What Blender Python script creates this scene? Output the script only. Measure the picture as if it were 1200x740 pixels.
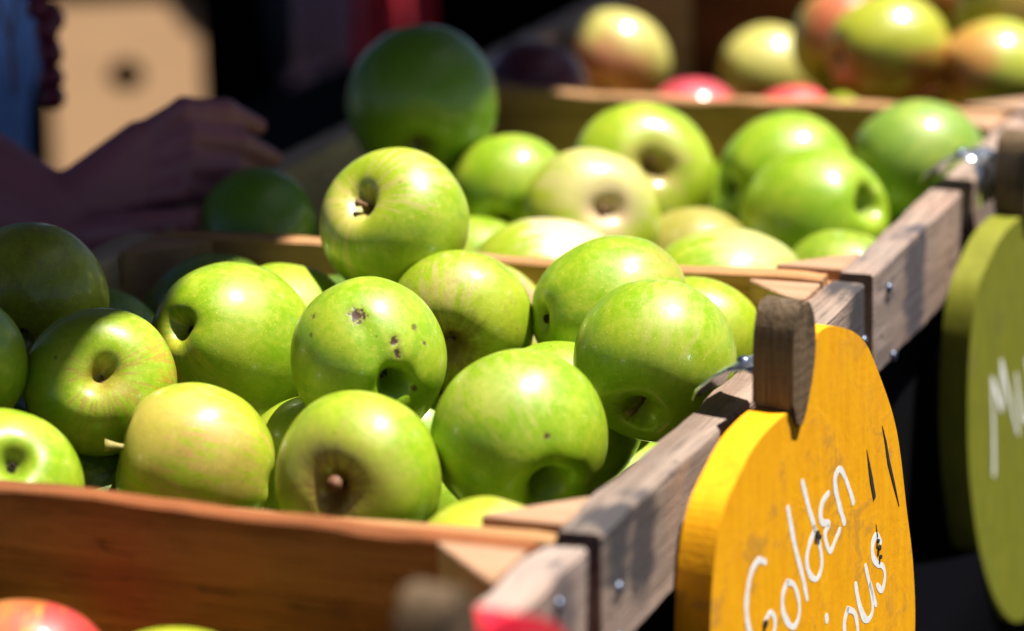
import bpy, bmesh, math, random
import numpy as np
from mathutils import Vector, Matrix, noise

S = bpy.context.scene
for o in list(bpy.data.objects): bpy.data.objects.remove(o)
COL = S.collection
rad = math.radians

# ------------------------------------------------------------------ camera
CR = Vector((0.9358766, 0.35161081, -0.02246829))
CU = Vector((-0.0712658, 0.25136835, 0.96526428))
CW = Vector((-0.34504518, 0.90176704, -0.26030758))
CP = Vector((0.42514128, -1.19861951, 0.43762822))
cam = bpy.data.cameras.new("camera"); camo = bpy.data.objects.new("camera", cam); COL.objects.link(camo)
M = Matrix((CR, CU, -CW)).transposed().to_4x4(); M.translation = CP
camo.matrix_world = M
cam.sensor_width = 36; cam.lens = 3882.46 / 1200 * 36
cam.clip_start = 0.05; cam.clip_end = 400
cam.dof.use_dof = True; cam.dof.focus_distance = 1.60; cam.dof.aperture_fstop = 4.3
S.camera = camo

# ------------------------------------------------------------------ light
SUN = Vector((0.30, 0.125, 0.945)).normalized()
elev = math.asin(SUN.z); az = math.atan2(SUN.x, SUN.y)
w = bpy.data.worlds.new("World"); S.world = w; w.use_nodes = True
nt = w.node_tree; bg = nt.nodes["Background"]
sky = nt.nodes.new("ShaderNodeTexSky"); sky.sky_type = 'NISHITA'; sky.sun_disc = False
sky.sun_elevation = elev; sky.sun_rotation = az
sky.air_density = 0.28; sky.dust_density = 0.5; sky.ozone_density = 0.6
nt.links.new(sky.outputs[0], bg.inputs[0]); bg.inputs[1].default_value = 0.05
sl = bpy.data.lights.new("sun", 'SUN'); sl.energy = 5.0; sl.angle = rad(0.5); sl.color = (1, 0.95, 0.87)
so = bpy.data.objects.new("sun", sl); COL.objects.link(so)
so.rotation_euler = SUN.to_track_quat('Z', 'Y').to_euler()
S.view_settings.view_transform = 'Standard'; S.view_settings.look = 'None'
S.view_settings.exposure = 1.25; S.view_settings.gamma = 1
S.view_settings.use_curve_mapping = False
S.cycles.use_denoising = True
S.cycles.max_bounces = 8

# ------------------------------------------------------------------ node helpers
class NT:
    def __init__(s, name):
        s.m = bpy.data.materials.new(name); s.m.use_nodes = True
        s.t = s.m.node_tree; s.b = s.t.nodes["Principled BSDF"]
    def n(s, typ, ins=None, **kw):
        nd = s.t.nodes.new(typ)
        for k, v in kw.items(): setattr(nd, k, v)
        if ins:
            for k, v in ins.items(): s.put(nd.inputs[k], v)
        return nd
    def put(s, sock, v):
        if hasattr(v, 'is_output') or isinstance(v, bpy.types.NodeSocket): s.t.links.new(v, sock)
        else: sock.default_value = v
    def math(s, op, a, b=0.0, c=None, clamp=False):
        nd = s.n("ShaderNodeMath", {0: a, 1: b}, operation=op, use_clamp=clamp)
        if c is not None: s.put(nd.inputs[2], c)
        return nd.outputs[0]
    def ramp(s, v, lo, hi, a=0.0, b=1.0):
        nd = s.n("ShaderNodeMapRange", {0: v, 1: lo, 2: hi, 3: a, 4: b}, interpolation_type='SMOOTHSTEP')
        return nd.outputs[0]
    def mix(s, f, a, b, mode='MIX'):
        nd = s.n("ShaderNodeMix", data_type='RGBA', blend_type=mode)
        s.put(nd.inputs[0], f); s.put(nd.inputs[6], a); s.put(nd.inputs[7], b)
        return nd.outputs[2]
    def noise(s, vec, scale, detail=3, rough=0.55, dist=0.0):
        nd = s.n("ShaderNodeTexNoise", {'Vector': vec, 'Scale': scale, 'Detail': detail, 'Roughness': rough, 'Distortion': dist})
        return nd.outputs[0]
    def vm(s, op, a, b=None, out=0):
        nd = s.n("ShaderNodeVectorMath", operation=op); s.put(nd.inputs[0], a)
        if b is not None: s.put(nd.inputs[1], b)
        return nd.outputs[out]
    def obj(s): return s.n("ShaderNodeTexCoord").outputs['Object']
    def set(s, **kw):
        for k, v in kw.items(): s.put(s.b.inputs[k.replace('_', ' ')], v)
    def bump(s, h, strength, dist):
        nd = s.n("ShaderNodeBump", {'Height': h, 'Strength': strength, 'Distance': dist})
        s.t.links.new(nd.outputs[0], s.b.inputs['Normal'])
def c4(c): return (c[0], c[1], c[2], 1.0)

def plain(name, col, rough=0.6, metal=0.0, var=0.15, scale=30):
    m = NT(name); f = m.noise(m.obj(), scale, 4)
    f = m.ramp(f, 0.3, 0.7)
    m.set(Base_Color=m.mix(f, c4([x * (1 - var) for x in col]), c4([min(1, x * (1 + var)) for x in col])), Roughness=rough, Metallic=metal)
    return m.m

def wood(name, axis, light, dark, stain=None, stain_amt=0.0, spots=(), rough=0.75, fscale=1.0):
    """weathered board; grain runs along local axis"""
    m = NT(name); co = m.obj()
    ri = m.n("ShaderNodeObjectInfo").outputs['Random']
    off = m.n("ShaderNodeCombineXYZ", {0: m.math('MULTIPLY', ri, 7.3), 1: m.math('MULTIPLY', ri, 3.1), 2: m.math('MULTIPLY', ri, 5.7)}).outputs[0]
    sc = [22, 22, 22]; sc[axis] = 1.6
    v = m.vm('MULTIPLY', m.vm('ADD', co, off), tuple(sc))
    a = m.noise(v, 2.2 * fscale, 5, 0.6, 0.8)
    sc2 = [160, 160, 160]; sc2[axis] = 5
    fib = m.noise(m.vm('MULTIPLY', m.vm('ADD', co, off), tuple(sc2)), 4, 3, 0.6)
    big = m.noise(m.vm('ADD', co, off), 9, 3)
    f = m.math('ADD', m.math('MULTIPLY', a, 0.6), m.math('MULTIPLY', fib, 0.4))
    f = m.ramp(f, 0.36, 0.64)
    col = m.mix(f, c4(dark), c4(light))
    col = m.mix(m.ramp(big, 0.35, 0.7, 0.0, 0.45), col, c4([light[0] * 1.1, light[1] * 0.85, light[2] * 0.7]))
    pores = m.ramp(fib, 0.30, 0.36, 0.55, 0.0)
    col = m.mix(pores, col, c4([x * 0.35 for x in dark]))
    if stain:
        st = m.noise(m.vm('ADD', co, off), 24, 5, 0.65, 0.4)
        st2 = m.noise(m.vm('MULTIPLY', co, tuple([90 if i != axis else 14 for i in range(3)])), 1.2, 4, 0.6)
        mask = m.ramp(m.math('ADD', m.math('MULTIPLY', st, 0.6), m.math('MULTIPLY', st2, 0.4)), 0.58 - stain_amt * .12, 0.66 - stain_amt * .12)
        mask = m.math('MULTIPLY', mask, 0.75 if stain_amt > 0 else 0)
        for (p, r, k) in spots:
            dd = m.vm('DISTANCE', m.vm('MULTIPLY', co, (1, 1, 0.75)), (p[0], p[1], p[2] * .75), out=1)
            dn = m.math('ADD', dd, m.math('MULTIPLY', m.math('SUBTRACT', st2, 0.5), r * 1.4))
            mask = m.math('MAXIMUM', mask, m.ramp(dn, r * 0.6, r * 1.15, k, 0.0))
        col = m.mix(mask, col, c4(stain))
    m.set(Base_Color=col, Roughness=m.ramp(f, 0, 1, rough + .1, rough - .08))
    m.b.inputs['Specular IOR Level'].default_value = 0.3
    sw = m.n("ShaderNodeTexWave", {'Vector': co, 'Scale': 60.0, 'Distortion': 6.0, 'Detail': 2.0, 'Detail Scale': 2.0}, bands_direction='XYZ'[axis]).outputs[1]
    sc3 = [70, 70, 70]; sc3[axis] = 2.2
    ck = m.noise(m.vm('MULTIPLY', m.vm('ADD', co, off), tuple(sc3)), 1.6, 3, .5)
    crack = m.ramp(m.math('ABSOLUTE', m.math('SUBTRACT', ck, .5)), .0, .012, 1, 0)
    gate = m.ramp(big, .52, .6)
    crack = m.math('MULTIPLY', crack, gate)
    col = m.mix(m.math('MULTIPLY', crack, .8), col, (.02, .014, .012, 1))
    m.put(m.b.inputs['Base Color'], col)
    hh = m.math('ADD', m.math('ADD', fib, m.math('MULTIPLY', a, 0.7)), m.math('SUBTRACT', m.math('MULTIPLY', sw, .10), crack))
    m.bump(hh, 0.7, 0.0014)
    return m.m

# ------------------------------------------------------------------ object helpers
def link(o, parent=None):
    COL.objects.link(o)
    if parent is not None: o.parent = parent
    return o
def mesh_obj(name, bm, mat, parent=None, smooth=False, loc=None):
    me = bpy.data.meshes.new(name); bmesh.ops.recalc_face_normals(bm, faces=bm.faces[:]); bm.to_mesh(me); bm.free()
    if smooth: me.shade_smooth()
    me.materials.append(mat)
    o = bpy.data.objects.new(name, me); link(o, parent)
    if loc: o.location = loc
    return o
def tag(o, label=None, cat=None, group=None, kind=None):
    if label: o['label'] = label
    if cat: o['category'] = cat
    if group: o['group'] = group
    if kind: o['kind'] = kind
    return o
def thing(name, label, cat, loc=(0, 0, 0), group=None):
    o = bpy.data.objects.new(name, None); o.empty_display_size = 0.02; link(o); o.location = loc
    return tag(o, label, cat, group)

def board(bm, lo, hi, axis, amp=0.0006, ch=0.0014, step=0.012, seed=0, dip=None):
    """rough sawn board: chamfered section swept along axis with small irregularities"""
    o1, o2 = [i for i in range(3) if i != axis]
    L = hi[axis] - lo[axis]; n = max(2, int(L / step))
    rings = []
    for k in range(n + 1):
        t = lo[axis] + L * k / n
        e = ch * (1.0 if 0 < k < n else 0.0)
        pts = []
        a0, a1, b0, b1 = lo[o1], hi[o1], lo[o2], hi[o2]
        if k in (0, n): a0 += ch * .6; a1 -= ch * .6; b0 += ch * .6; b1 -= ch * .6
        for (a, b) in ((a0 + ch, b0), (a1 - ch, b0), (a1, b0 + ch), (a1, b1 - ch), (a1 - ch, b1), (a0 + ch, b1), (a0, b1 - ch), (a0, b0 + ch)):
            p = [0, 0, 0]; p[axis] = t; p[o1] = a; p[o2] = b
            q = Vector(p) * 38 + Vector((seed * 3.7, seed * 1.3, seed))
            p[o1] += noise.noise(q) * amp * 1.6; p[o2] += noise.noise(q + Vector((9, 4, 2))) * amp * 2.0
            if dip and b > (b0 + b1) / 2: p[o2] += dip(t)
            pts.append(bm.verts.new(p))
        rings.append(pts)
    for r0, r1 in zip(rings, rings[1:]):
        for i in range(8): bm.faces.new((r0[i], r0[(i + 1) % 8], r1[(i + 1) % 8], r1[i]))
    bm.faces.new(rings[0]); bm.faces.new(rings[-1])

def box(bm, lo, hi):
    r = bmesh.ops.create_cube(bm, size=1.0)
    for v in r['verts']:
        v.co = Vector([lo[i] + (hi[i] - lo[i]) * (v.co[i] + .5) for i in range(3)])
    return r['verts']
def tube(bm, pts, rads, seg=10, caps=True):
    rings = []; pts = [Vector(p) for p in pts]
    up = Vector((0.13, 0.21, 1)).normalized()
    for i, p in enumerate(pts):
        d = (pts[min(i + 1, len(pts) - 1)] - pts[max(i - 1, 0)]).normalized()
        a = d.cross(up)
        if a.length < .1: a = d.cross(Vector((1, 0, 0)))
        a.normalize(); b = d.cross(a)
        rings.append([bm.verts.new(p + (a * math.cos(2 * math.pi * k / seg) + b * math.sin(2 * math.pi * k / seg)) * rads[i]) for k in range(seg)])
    for r0, r1 in zip(rings, rings[1:]):
        for k in range(seg): bm.faces.new((r0[k], r0[(k + 1) % seg], r1[(k + 1) % seg], r1[k]))
    if caps: bm.faces.new(rings[0]); bm.faces.new(rings[-1])

# ------------------------------------------------------------------ materials
tan_in = (0.40, 0.20, 0.085); tan_dk = (0.24, 0.105, 0.04)
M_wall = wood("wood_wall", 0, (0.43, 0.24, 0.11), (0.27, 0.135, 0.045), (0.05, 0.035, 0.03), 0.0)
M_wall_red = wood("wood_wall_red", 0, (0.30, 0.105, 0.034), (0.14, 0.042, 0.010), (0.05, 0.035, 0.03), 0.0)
M_wall_shade = wood("wood_wall_shaded", 0, (0.15, 0.045, 0.02), (0.08, 0.022, 0.010))  # wood tone darkened to put shade into the farthest crate
M_post = wood("wood_post", 0, (0.40, 0.25, 0.16), (0.27, 0.16, 0.09))
M_left = wood("wood_left_rail", 1, (0.50, 0.40, 0.30), (0.32, 0.24, 0.17), (0.05, 0.045, 0.045), 0.4)
M_rail = {
 0: wood("wood_rail_pale", 1, (0.35, 0.28, 0.245), (0.17, 0.13, 0.11), (0.06, 0.055, 0.065), 0.1, [((0, .40, -.02), .018, .7)]),
 1: wood("wood_rail_worn", 1, (0.31, 0.235, 0.19), (0.13, 0.095, 0.075), (0.035, 0.033, 0.038), 0.15,
     [((.0, .030, -.006), .022, .95), ((.0, .062, -.022), .020, .9), ((0, .418, -.018), .026, .95), ((-.012, .012, .002), .012, .5)]),
 2: wood("wood_rail_grey", 1, (0.32, 0.245, 0.205), (0.135, 0.102, 0.085), (0.04, 0.04, 0.055), 0.15,
     [((.0, .097, -.030), .026, .85), ((.0, .112, -.008), .014, .8)]),
 3: wood("wood_rail_far", 1, (0.32, 0.245, 0.205), (0.135, 0.102, 0.085), (0.04, 0.04, 0.055), 0.3)}
M_black = plain("black_shade_sheet", (0.002, 0.002, 0.003), 0.95); M_black.node_tree.nodes["Principled BSDF"].inputs["Specular IOR Level"].default_value = .05
M_metal = NT("galvanised"); _f = M_metal.noise(M_metal.obj(), 160, 3)
M_metal.set(Base_Color=M_metal.mix(_f, (0.45, 0.5, 0.6, 1), (0.75, 0.78, 0.82, 1)), Metallic=1.0, Roughness=M_metal.ramp(_f, .3, .7, .22, .4)); M_metal = M_metal.m
M_screw = plain("zinc_screw", (0.16, 0.19, 0.26), 0.42, 1.0)
M_hole = plain("dark_hole", (0.012, 0.008, 0.006), 0.9)

# ------------------------------------------------------------------ setting: ground
def make_ground():
    bm = bmesh.new(); bmesh.ops.create_grid(bm, x_segments=2, y_segments=2, size=150)
    m = NT("asphalt"); co = m.obj()
    n1 = m.noise(co, 90, 5, .7); n2 = m.noise(co, 1.3, 4)
    m.set(Base_Color=m.mix(m.ramp(n1, .35, .65), (0.045, 0.045, 0.05, 1), (0.10, 0.10, 0.105, 1)), Roughness=0.9)
    m.bump(n1, .5, .004)
    g = mesh_obj("ground", bm, m.m); g.location = (0, 0, -0.93); tag(g, kind='structure')
make_ground()

# ------------------------------------------------------------------ crates
L = 0.44; W = 0.43; T = 0.020; G = 0.0387; H = 0.205
CR_LAB = {0: "nearest slatted wooden crate, its bare brown end board along the bottom of the photo",
          1: "wooden crate full of green apples with the yellow sign hung on its rail",
          2: "second wooden crate of green apples, the person's hand on its left rail",
          3: "farthest wooden crate, holding red and yellow blushed apples"}
SCREWS = {0: [(.395, -.012), (.415, -.045)], 1: [(.0269, -.0298), (.026, -.052), (.424, -.030)], 2: [(.0361, -.0147), (.0466, -.0550), (.40, -.03)], 3: [(.03, -.03)]}
def make_crate(k):
    y0 = (k - 1) * L
    c = thing("wooden_crate", CR_LAB[k], "crate", (0, y0, 0), "wooden apple crates in a row")
    def part(name, lo, hi, ax, mat, seed, dip=None, amp=.0006, ch=.0014):
        bm = bmesh.new(); board(bm, lo, hi, ax, amp=amp, seed=seed, dip=dip, ch=ch); return mesh_obj(name, bm, mat, c)
    ga = .0085
    dipf = (lambda t: -0.0035 * math.exp(-((t - .2) / .1) ** 2)) if k == 1 else None
    part("side_slat", (-T, ga, -.058), (0, L - ga, 0), 1, M_rail[k], k + 1, dipf, .0009)
    part("side_slat", (-W, ga, -.058), (-W + T, L - ga, 0), 1, M_left, k + 21)
    part("side_slat", (-W, ga, -.125), (-W + T, L - ga, -.068), 1, M_left, k + 31)
    part("side_slat", (-W, ga, -H), (-W + T, L - ga, -.136), 1, M_left, k + 41)
    mw = M_wall_red if k == 0 else M_wall_shade if k == 3 else M_wall
    wv = (lambda t: 0.0016 * math.sin(t * 21 + k * 2)) 
    # far end board sits 3 mm proud of the rails, near end board lies lower
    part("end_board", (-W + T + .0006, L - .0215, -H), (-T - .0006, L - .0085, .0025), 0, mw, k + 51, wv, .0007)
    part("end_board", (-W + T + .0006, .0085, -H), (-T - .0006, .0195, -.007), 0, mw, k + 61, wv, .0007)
    # corner posts (triangular section)
    for sx, sy in ((1, 1), (1, -1), (-1, 1), (-1, -1)):
        bm = bmesh.new()
        cx = -T - .0008 if sx > 0 else -W + T + .0008
        cy = L - .0222 if sy > 0 else .0202
        g = G * (1.0 if sy > 0 else 0.95)
        tri = [(cx, cy), (cx - sx * g, cy), (cx - sx * g * .97, cy - sy * .003), (cx - sx * .003, cy - sy * g * .97), (cx, cy - sy * g)]
        zt = .0012 if sy > 0 else -.0015
        top = [bm.verts.new((x, y, zt)) for x, y in tri]; bot = [bm.verts.new((x, y, -H + .01)) for x, y in tri]
        bm.faces.new(top); bm.faces.new(bot[::-1])
        for i in range(5): bm.faces.new((top[i], bot[i], bot[(i + 1) % 5], top[(i + 1) % 5]))
        bmesh.ops.bevel(bm, geom=bm.edges[:], offset=.0008, segments=1, affect='EDGES')
        mesh_obj("corner_post", bm, M_post, c)
    # black sheet added below the rail as painted shade, then the floor
    bm = bmesh.new(); box(bm, (-T + .003, .012, -H + .001), (-T + .006, L - .012, -.0585)); mesh_obj("shade_sheet", bm, M_black, c)
    part("bottom_board", (-W + T + .001, .022, -H + .001), (-T - .001, L - .024, -H + .009), 0, mw, k + 71)
    # outside batten that shows under the top rail
    part("batten", (-T + .008, .008, -.090), (-.002, .026, -.0595), 2, M_rail[k], k + 81)
    for (y, z) in SCREWS[k]:
        bm = bmesh.new()
        r0 = .0029
        prof = [(0.0, r0), (.0012, r0), (.0022, r0 * .8), (.0024, r0 * .45), (.0014, r0 * .3), (.0014, .0001)]
        tube(bm, [(x, y, z) for x, r in prof], [r for x, r in prof], 14)
        s_ = mesh_obj("screw", bm, M_screw, c, True); 
    bm = bmesh.new(); tube(bm, [(-.001, .024 if k == 2 else .05, -.0376), (.0004, .024 if k == 2 else .05, -.0376)], [.0016, .0016], 10)
    mesh_obj("nail_hole", bm, M_hole, c)
for k in range(4): make_crate(k)

# display table with black cloth
tb = thing("display_table", "long market table under the crates, covered by a black cloth", "table", (0, 0, -.93))
bm = bmesh.new(); box(bm, (-.95, -.75, .69), (-.02, 1.9, .712)); mesh_obj("table_top", bm, plain("table_ply", (.2, .13, .08)), tb)
bm = bmesh.new()
n = 220
def cloth_x(y, z): return .022 + (.722 - z) * .03 + .010 * math.sin(y * 31) * (.722 - z) + .006 * math.sin(y * 77 + 1) * (.722 - z)
rows = []
for j in range(14):
    z = .7225 - .70 * (j / 13) if j else .7225
    rows.append([bm.verts.new((cloth_x(-.76 + 2.7 * i / n, z), -.76 + 2.7 * i / n, z)) for i in range(n + 1)])
top = [bm.verts.new((-.96, -.76 + 2.7 * i / n, .7225)) for i in range(n + 1)]
rows.insert(0, top)
for a, b in zip(rows, rows[1:]):
    for i in range(n): bm.faces.new((a[i], a[i + 1], b[i + 1], b[i]))
m = NT("black_cloth"); m.set(Base_Color=(0.0012, 0.0012, 0.002, 1), Roughness=.95)  # base colour darker than real cloth, with shade painted in
m.b.inputs['Specular IOR Level'].default_value = 0.02
M_cloth = m.m
o = mesh_obj("tablecloth", bm, M_cloth, None, True); o.location = (0, 0, -.93)
md = o.modifiers.new("thick", 'SOLIDIFY'); md.thickness = .0015
tag(o, "black cloth hanging over the display table edge below the crates", "tablecloth")
for (x, y) in ((-.9, -.7), (-.07, -.7), (-.9, 1.85), (-.07, 1.85)):
    bm = bmesh.new(); tube(bm, [(x, y, 0), (x, y, .69)], [.02, .02], 12); mesh_obj("leg", bm, M_screw, tb, True)

# ------------------------------------------------------------------ apples
def cam_dir(v):
    v = Vector(v).normalized(); return (CR * v.x + CU * v.y - CW * v.z).normalized()
def off_dir(ox, oy):
    q = ox * ox + oy * oy; zz = math.sqrt(max(0.02, 1 - q)); return cam_dir((ox, oy, zz))

GREEN = (0.180, 0.315, 0.004); YEL = (0.40, 0.42, 0.020); PALE = (0.40, 0.38, 0.13)
RUS = (0.19, 0.10, 0.028); PINK = (0.52, 0.30, 0.19); RED = (0.42, 0.035, 0.03)
def apple_mat(sp, seed, local):
    """sp: dict of look, local: function world dir -> local dir"""
    m = NT("apple_skin"); co = m.obj(); se = (seed * 1.37, seed * .71, seed * 2.3)
    cs = m.vm('ADD', co, se)
    d = m.vm('NORMALIZE', co)
    sep = m.n("ShaderNodeSeparateXYZ", {0: co}); x, y, z = sep.outputs
    rho = m.math('SQRT', m.math('ADD', m.math('MULTIPLY', x, x), m.math('MULTIPLY', y, y)))
    inv = m.math('DIVIDE', 1.0, m.math('ADD', rho, 0.04))
    st = m.n("ShaderNodeCombineXYZ", {0: m.math('MULTIPLY', x, inv), 1: m.math('MULTIPLY', y, inv), 2: m.math('MULTIPLY', z, .22)}).outputs[0]
    streak = m.noise(m.vm('ADD', st, se), 7, 4, .6)
    fine = m.noise(m.vm('ADD', st, se), 24, 3, .6)
    big = m.noise(cs, 1.6, 3); mot = m.noise(cs, 11, 5, .62); mic = m.noise(cs, 46, 3, .6)
    g = sp.get('green', GREEN); yl = sp.get('yel', .15)
    f = m.math('ADD', m.ramp(big, .35, .68, 0, .40), yl - .2)
    f = m.math('ADD', f, m.ramp(streak, .3, .7, -.12, .16)); f = m.math('ADD', f, m.ramp(mot, .3, .7, -.14, .18), clamp=True)
    col = m.mix(f, c4(g), c4(sp.get('yc', YEL)))
    col = m.mix(m.ramp(mic, .38, .7, 0, .34), col, c4([g[0] * 1.5, g[1] * 1.3, g[2] * 2.0]))
    mic2 = m.noise(cs, 95, 3, .6)
    col = m.mix(m.ramp(m.math('ADD', m.math('MULTIPLY', mic2, .6), m.math('MULTIPLY', mot, .4)), .48, .62, 0, .22), col, c4([YEL[0], YEL[1] * 1.05, YEL[2] * 2.5]))
    # russet / pale in the stem bowl
    zs = m.math('GREATER_THAN', z, 0.0)
    rs = sp.get('rus', .35)
    nr = m.math('ADD', rho, m.ramp(streak, .25, .75, -.16, .16))
    nr = m.math('ADD', nr, m.ramp(mot, .3, .7, -.05, .05))
    rr = sp.get('rr', .36)
    mk = m.math('MULTIPLY', m.math('MULTIPLY', m.ramp(nr, rr * .35, rr, 1, 0), zs), rs)
    ring = m.math('MULTIPLY', m.math('MULTIPLY', m.ramp(nr, rr * .8, rr * 1.9, 1, 0), zs), sp.get('ring', .15))
    col = m.mix(ring, col, c4(sp.get('ringc', YEL)))
    col = m.mix(mk, col, c4(RUS))
    # calyx end
    ck = m.math('MULTIPLY', m.ramp(rho, .08, .30, 1, 0), m.math('LESS_THAN', z, 0.0))
    col = m.mix(m.math('MULTIPLY', ck, sp.get('cal', .55)), col, c4(sp.get('calc', (.075, .12, .01))))
    # blush patches, plus a few painted highlight halos
    for (dr, width, amt, bc) in sp.get('blush', []):
        dt = m.vm('DOT_PRODUCT', d, tuple(local(cam_dir(dr))), out=1)
        dt = m.math('ADD', dt, m.ramp(streak, .25, .75, -.22, .22)); dt = m.math('ADD', dt, m.ramp(fine, .3, .7, -.1, .1))
        col = m.mix(m.ramp(dt, 1 - width, 1 - width * .25, 0, amt), col, c4(bc))
    # lenticels and specks
    vo = m.n("ShaderNodeTexVoronoi", {'Vector': cs, 'Scale': 17.0}, feature='F1')
    vc = m.n("ShaderNodeSeparateColor", {0: vo.outputs['Color']})
    pd = m.math('MULTIPLY', m.ramp(vo.outputs['Distance'], .06, .15, 1, 0), m.ramp(vc.outputs[0], .1, .6, 0, .8))
    col = m.mix(pd, col, c4([min(1, q * 1.6 + .05) for q in sp.get('yc', YEL)]))
    vo2 = m.n("ShaderNodeTexVoronoi", {'Vector': m.vm('ADD', cs, (4, 7, 2)), 'Scale': sp.get('spsc', 6.0)}, feature='F1')
    vc2 = m.n("ShaderNodeSeparateColor", {0: vo2.outputs['Color']})
    sk = m.math('MULTIPLY', m.ramp(m.math('ADD', vo2.outputs['Distance'], m.ramp(mic, .3, .7, -.03, .03)), .04, .10, 1, 0), m.math('LESS_THAN', vc2.outputs[1], sp.get('specks', .12)))
    col = m.mix(m.math('MULTIPLY', sk, .75), col, (.07, .045, .012, 1))
    if sp.get('scuff', 0):
        sc_ = m.noise(m.vm('MULTIPLY', cs, (1, 1, 1)), 3.3, 6, .75, .3)
        sc2 = m.noise(cs, 30, 3, .7)
        col = m.mix(m.math('MULTIPLY', m.ramp(m.math('ADD', m.math('MULTIPLY', sc_, .7), m.math('MULTIPLY', sc2, .3)), .5, .60), sp['scuff']), col, c4(RUS))
    bumpx = m.math('MULTIPLY', mic, .5)
    for (o_, r_, k_) in sp.get('marks', []):
        dd = m.vm('DISTANCE', d, tuple(local(off_dir(*o_))), out=1)
        dn = m.math('ADD', dd, m.ramp(m.noise(cs, 17, 3), .3, .7, -r_ * .45, r_ * .45))
        mm = m.ramp(dn, r_ * .55, r_ * .95, 1, 0)
        halo = m.ramp(dn, r_ * .9, r_ * 1.7, .35, 0)
        col = m.mix(m.math('MULTIPLY', halo, k_), col, (.20, .15, .03, 1))
        col = m.mix(m.math('MULTIPLY', mm, k_), col, (.055, .022, .010, 1))
        bumpx = m.math('SUBTRACT', bumpx, m.math('MULTIPLY', mm, 2.0))
    m.set(Base_Color=col, Roughness=m.ramp(m.math('ADD', m.math('MULTIPLY', mot, .5), m.math('MULTIPLY', big, .5)), .36, .62, .33, .56))
    m.b.inputs['Subsurface Weight'].default_value = .10
    m.b.inputs['Subsurface Radius'].default_value = (.5, 1.0, .12)
    m.b.inputs['Subsurface Scale'].default_value = .004
    m.b.inputs['Coat Weight'].default_value = .40; m.b.inputs['Coat Roughness'].default_value = .15
    m.bump(bumpx, .22, .0012)
    return m.m

def apple_mesh(seed, R, nr, ns, sp, local):
    rn = random.Random(seed)
    p1, p2, p5, pz = [rn.uniform(0, 6.28) for _ in range(4)]
    a1, a2 = rn.uniform(.02, .05), rn.uniform(.01, .03); lob = rn.uniform(.008, .020) * sp.get('lobe', 1)
    hz = sp.get('hz', rn.uniform(.92, 1.0)); ds = sp.get('deep', 1.0); dc = sp.get('cdeep', 1.0)
    t = (np.arange(nr + 1) / nr) * math.pi
    t = t - .16 * np.sin(2 * t)   # more rings near the poles
    ph = np.arange(ns) / ns * 2 * math.pi
    Tt, Ph = np.meshgrid(t, ph, indexing='ij'); s, c = np.sin(Tt), np.cos(Tt); q = math.pi - Tt
    rho = s * (1 + .045 * c + .03 * s * s)
    ft = ((1 - c) / 2) ** 2
    rho *= 1 + lob * np.cos(5 * Ph + p5) * (.25 + .75 * ft) + a1 * np.cos(Ph - p1) * c * s + a2 * np.cos(2 * Ph - p2) * s
    z = hz * c - .18 * ds * np.exp(-(Tt / (.42 + .05 * np.cos(Ph - p2) + .03 * np.cos(3 * Ph + p1))) ** 2) - .22 * ds * np.exp(-(Tt / (.165 + .03 * np.cos(2 * Ph - pz))) ** 2)
    z += dc * (.13 * np.exp(-(q / .38) ** 2) + .10 * np.exp(-(q / .17) ** 2))
    z += sp.get('pit', 0) * np.exp(-(q / (sp.get('pw', .24) * (.84 + .13 * np.cos(Ph - p1) + .08 * np.cos(3 * Ph + p2)))) ** 2)
    z += -.018 * sp.get('lobe', 1) * np.cos(5 * Ph + p5) * np.exp(-((q - .42) / .22) ** 2)
    z += .035 * np.cos(Ph - pz) * s * np.abs(c) + .012 * np.cos(2 * Ph - p1) * np.exp(-((Tt - .55) / .3) ** 2)
    X, Y = rho * np.cos(Ph), rho * np.sin(Ph)
    V = np.stack([X, Y, z], -1)
    Dn = V / np.linalg.norm(V, axis=-1, keepdims=True)
    bumpf = .004 * np.sin(5.1 * Dn[..., 0] + seed) * np.cos(4.3 * Dn[..., 1] - seed) + .004 * np.sin(9 * Dn[..., 2] + 7 * Dn[..., 0])
    V = V * (1 + bumpf[..., None])
    for (o_, r_, dep) in sp.get('dents', []):
        dv = np.array(local(off_dir(*o_))); ds_ = np.linalg.norm(Dn - dv, axis=-1)
        V = V * (1 - dep * np.exp(-(ds_ / r_) ** 2))[..., None]
    return V, t

MESHN = 0
def build_skin(V, nr, ns, mat, parent, name="skin"):
    top = V[0].mean(0); bot = V[-1].mean(0)
    vs = np.concatenate([top[None], V[1:-1].reshape(-1, 3), bot[None]])
    m_ = nr - 1; F = []
    for j in range(ns): F.append((0, 1 + j, 1 + (j + 1) % ns))
    for i in range(m_ - 1):
        a = 1 + i * ns
        for j in range(ns): k = (j + 1) % ns; F.append((a + j, a + ns + j, a + ns + k, a + k))
    a = 1 + (m_ - 1) * ns; e = len(vs) - 1
    for j in range(ns): F.append((a + j, e, a + (j + 1) % ns))
    me = bpy.data.meshes.new(name); me.from_pydata(vs.tolist(), [], F); me.shade_smooth(); me.materials.append(mat)
    o = bpy.data.objects.new(name, me); link(o, parent); return o, top, bot

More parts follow.
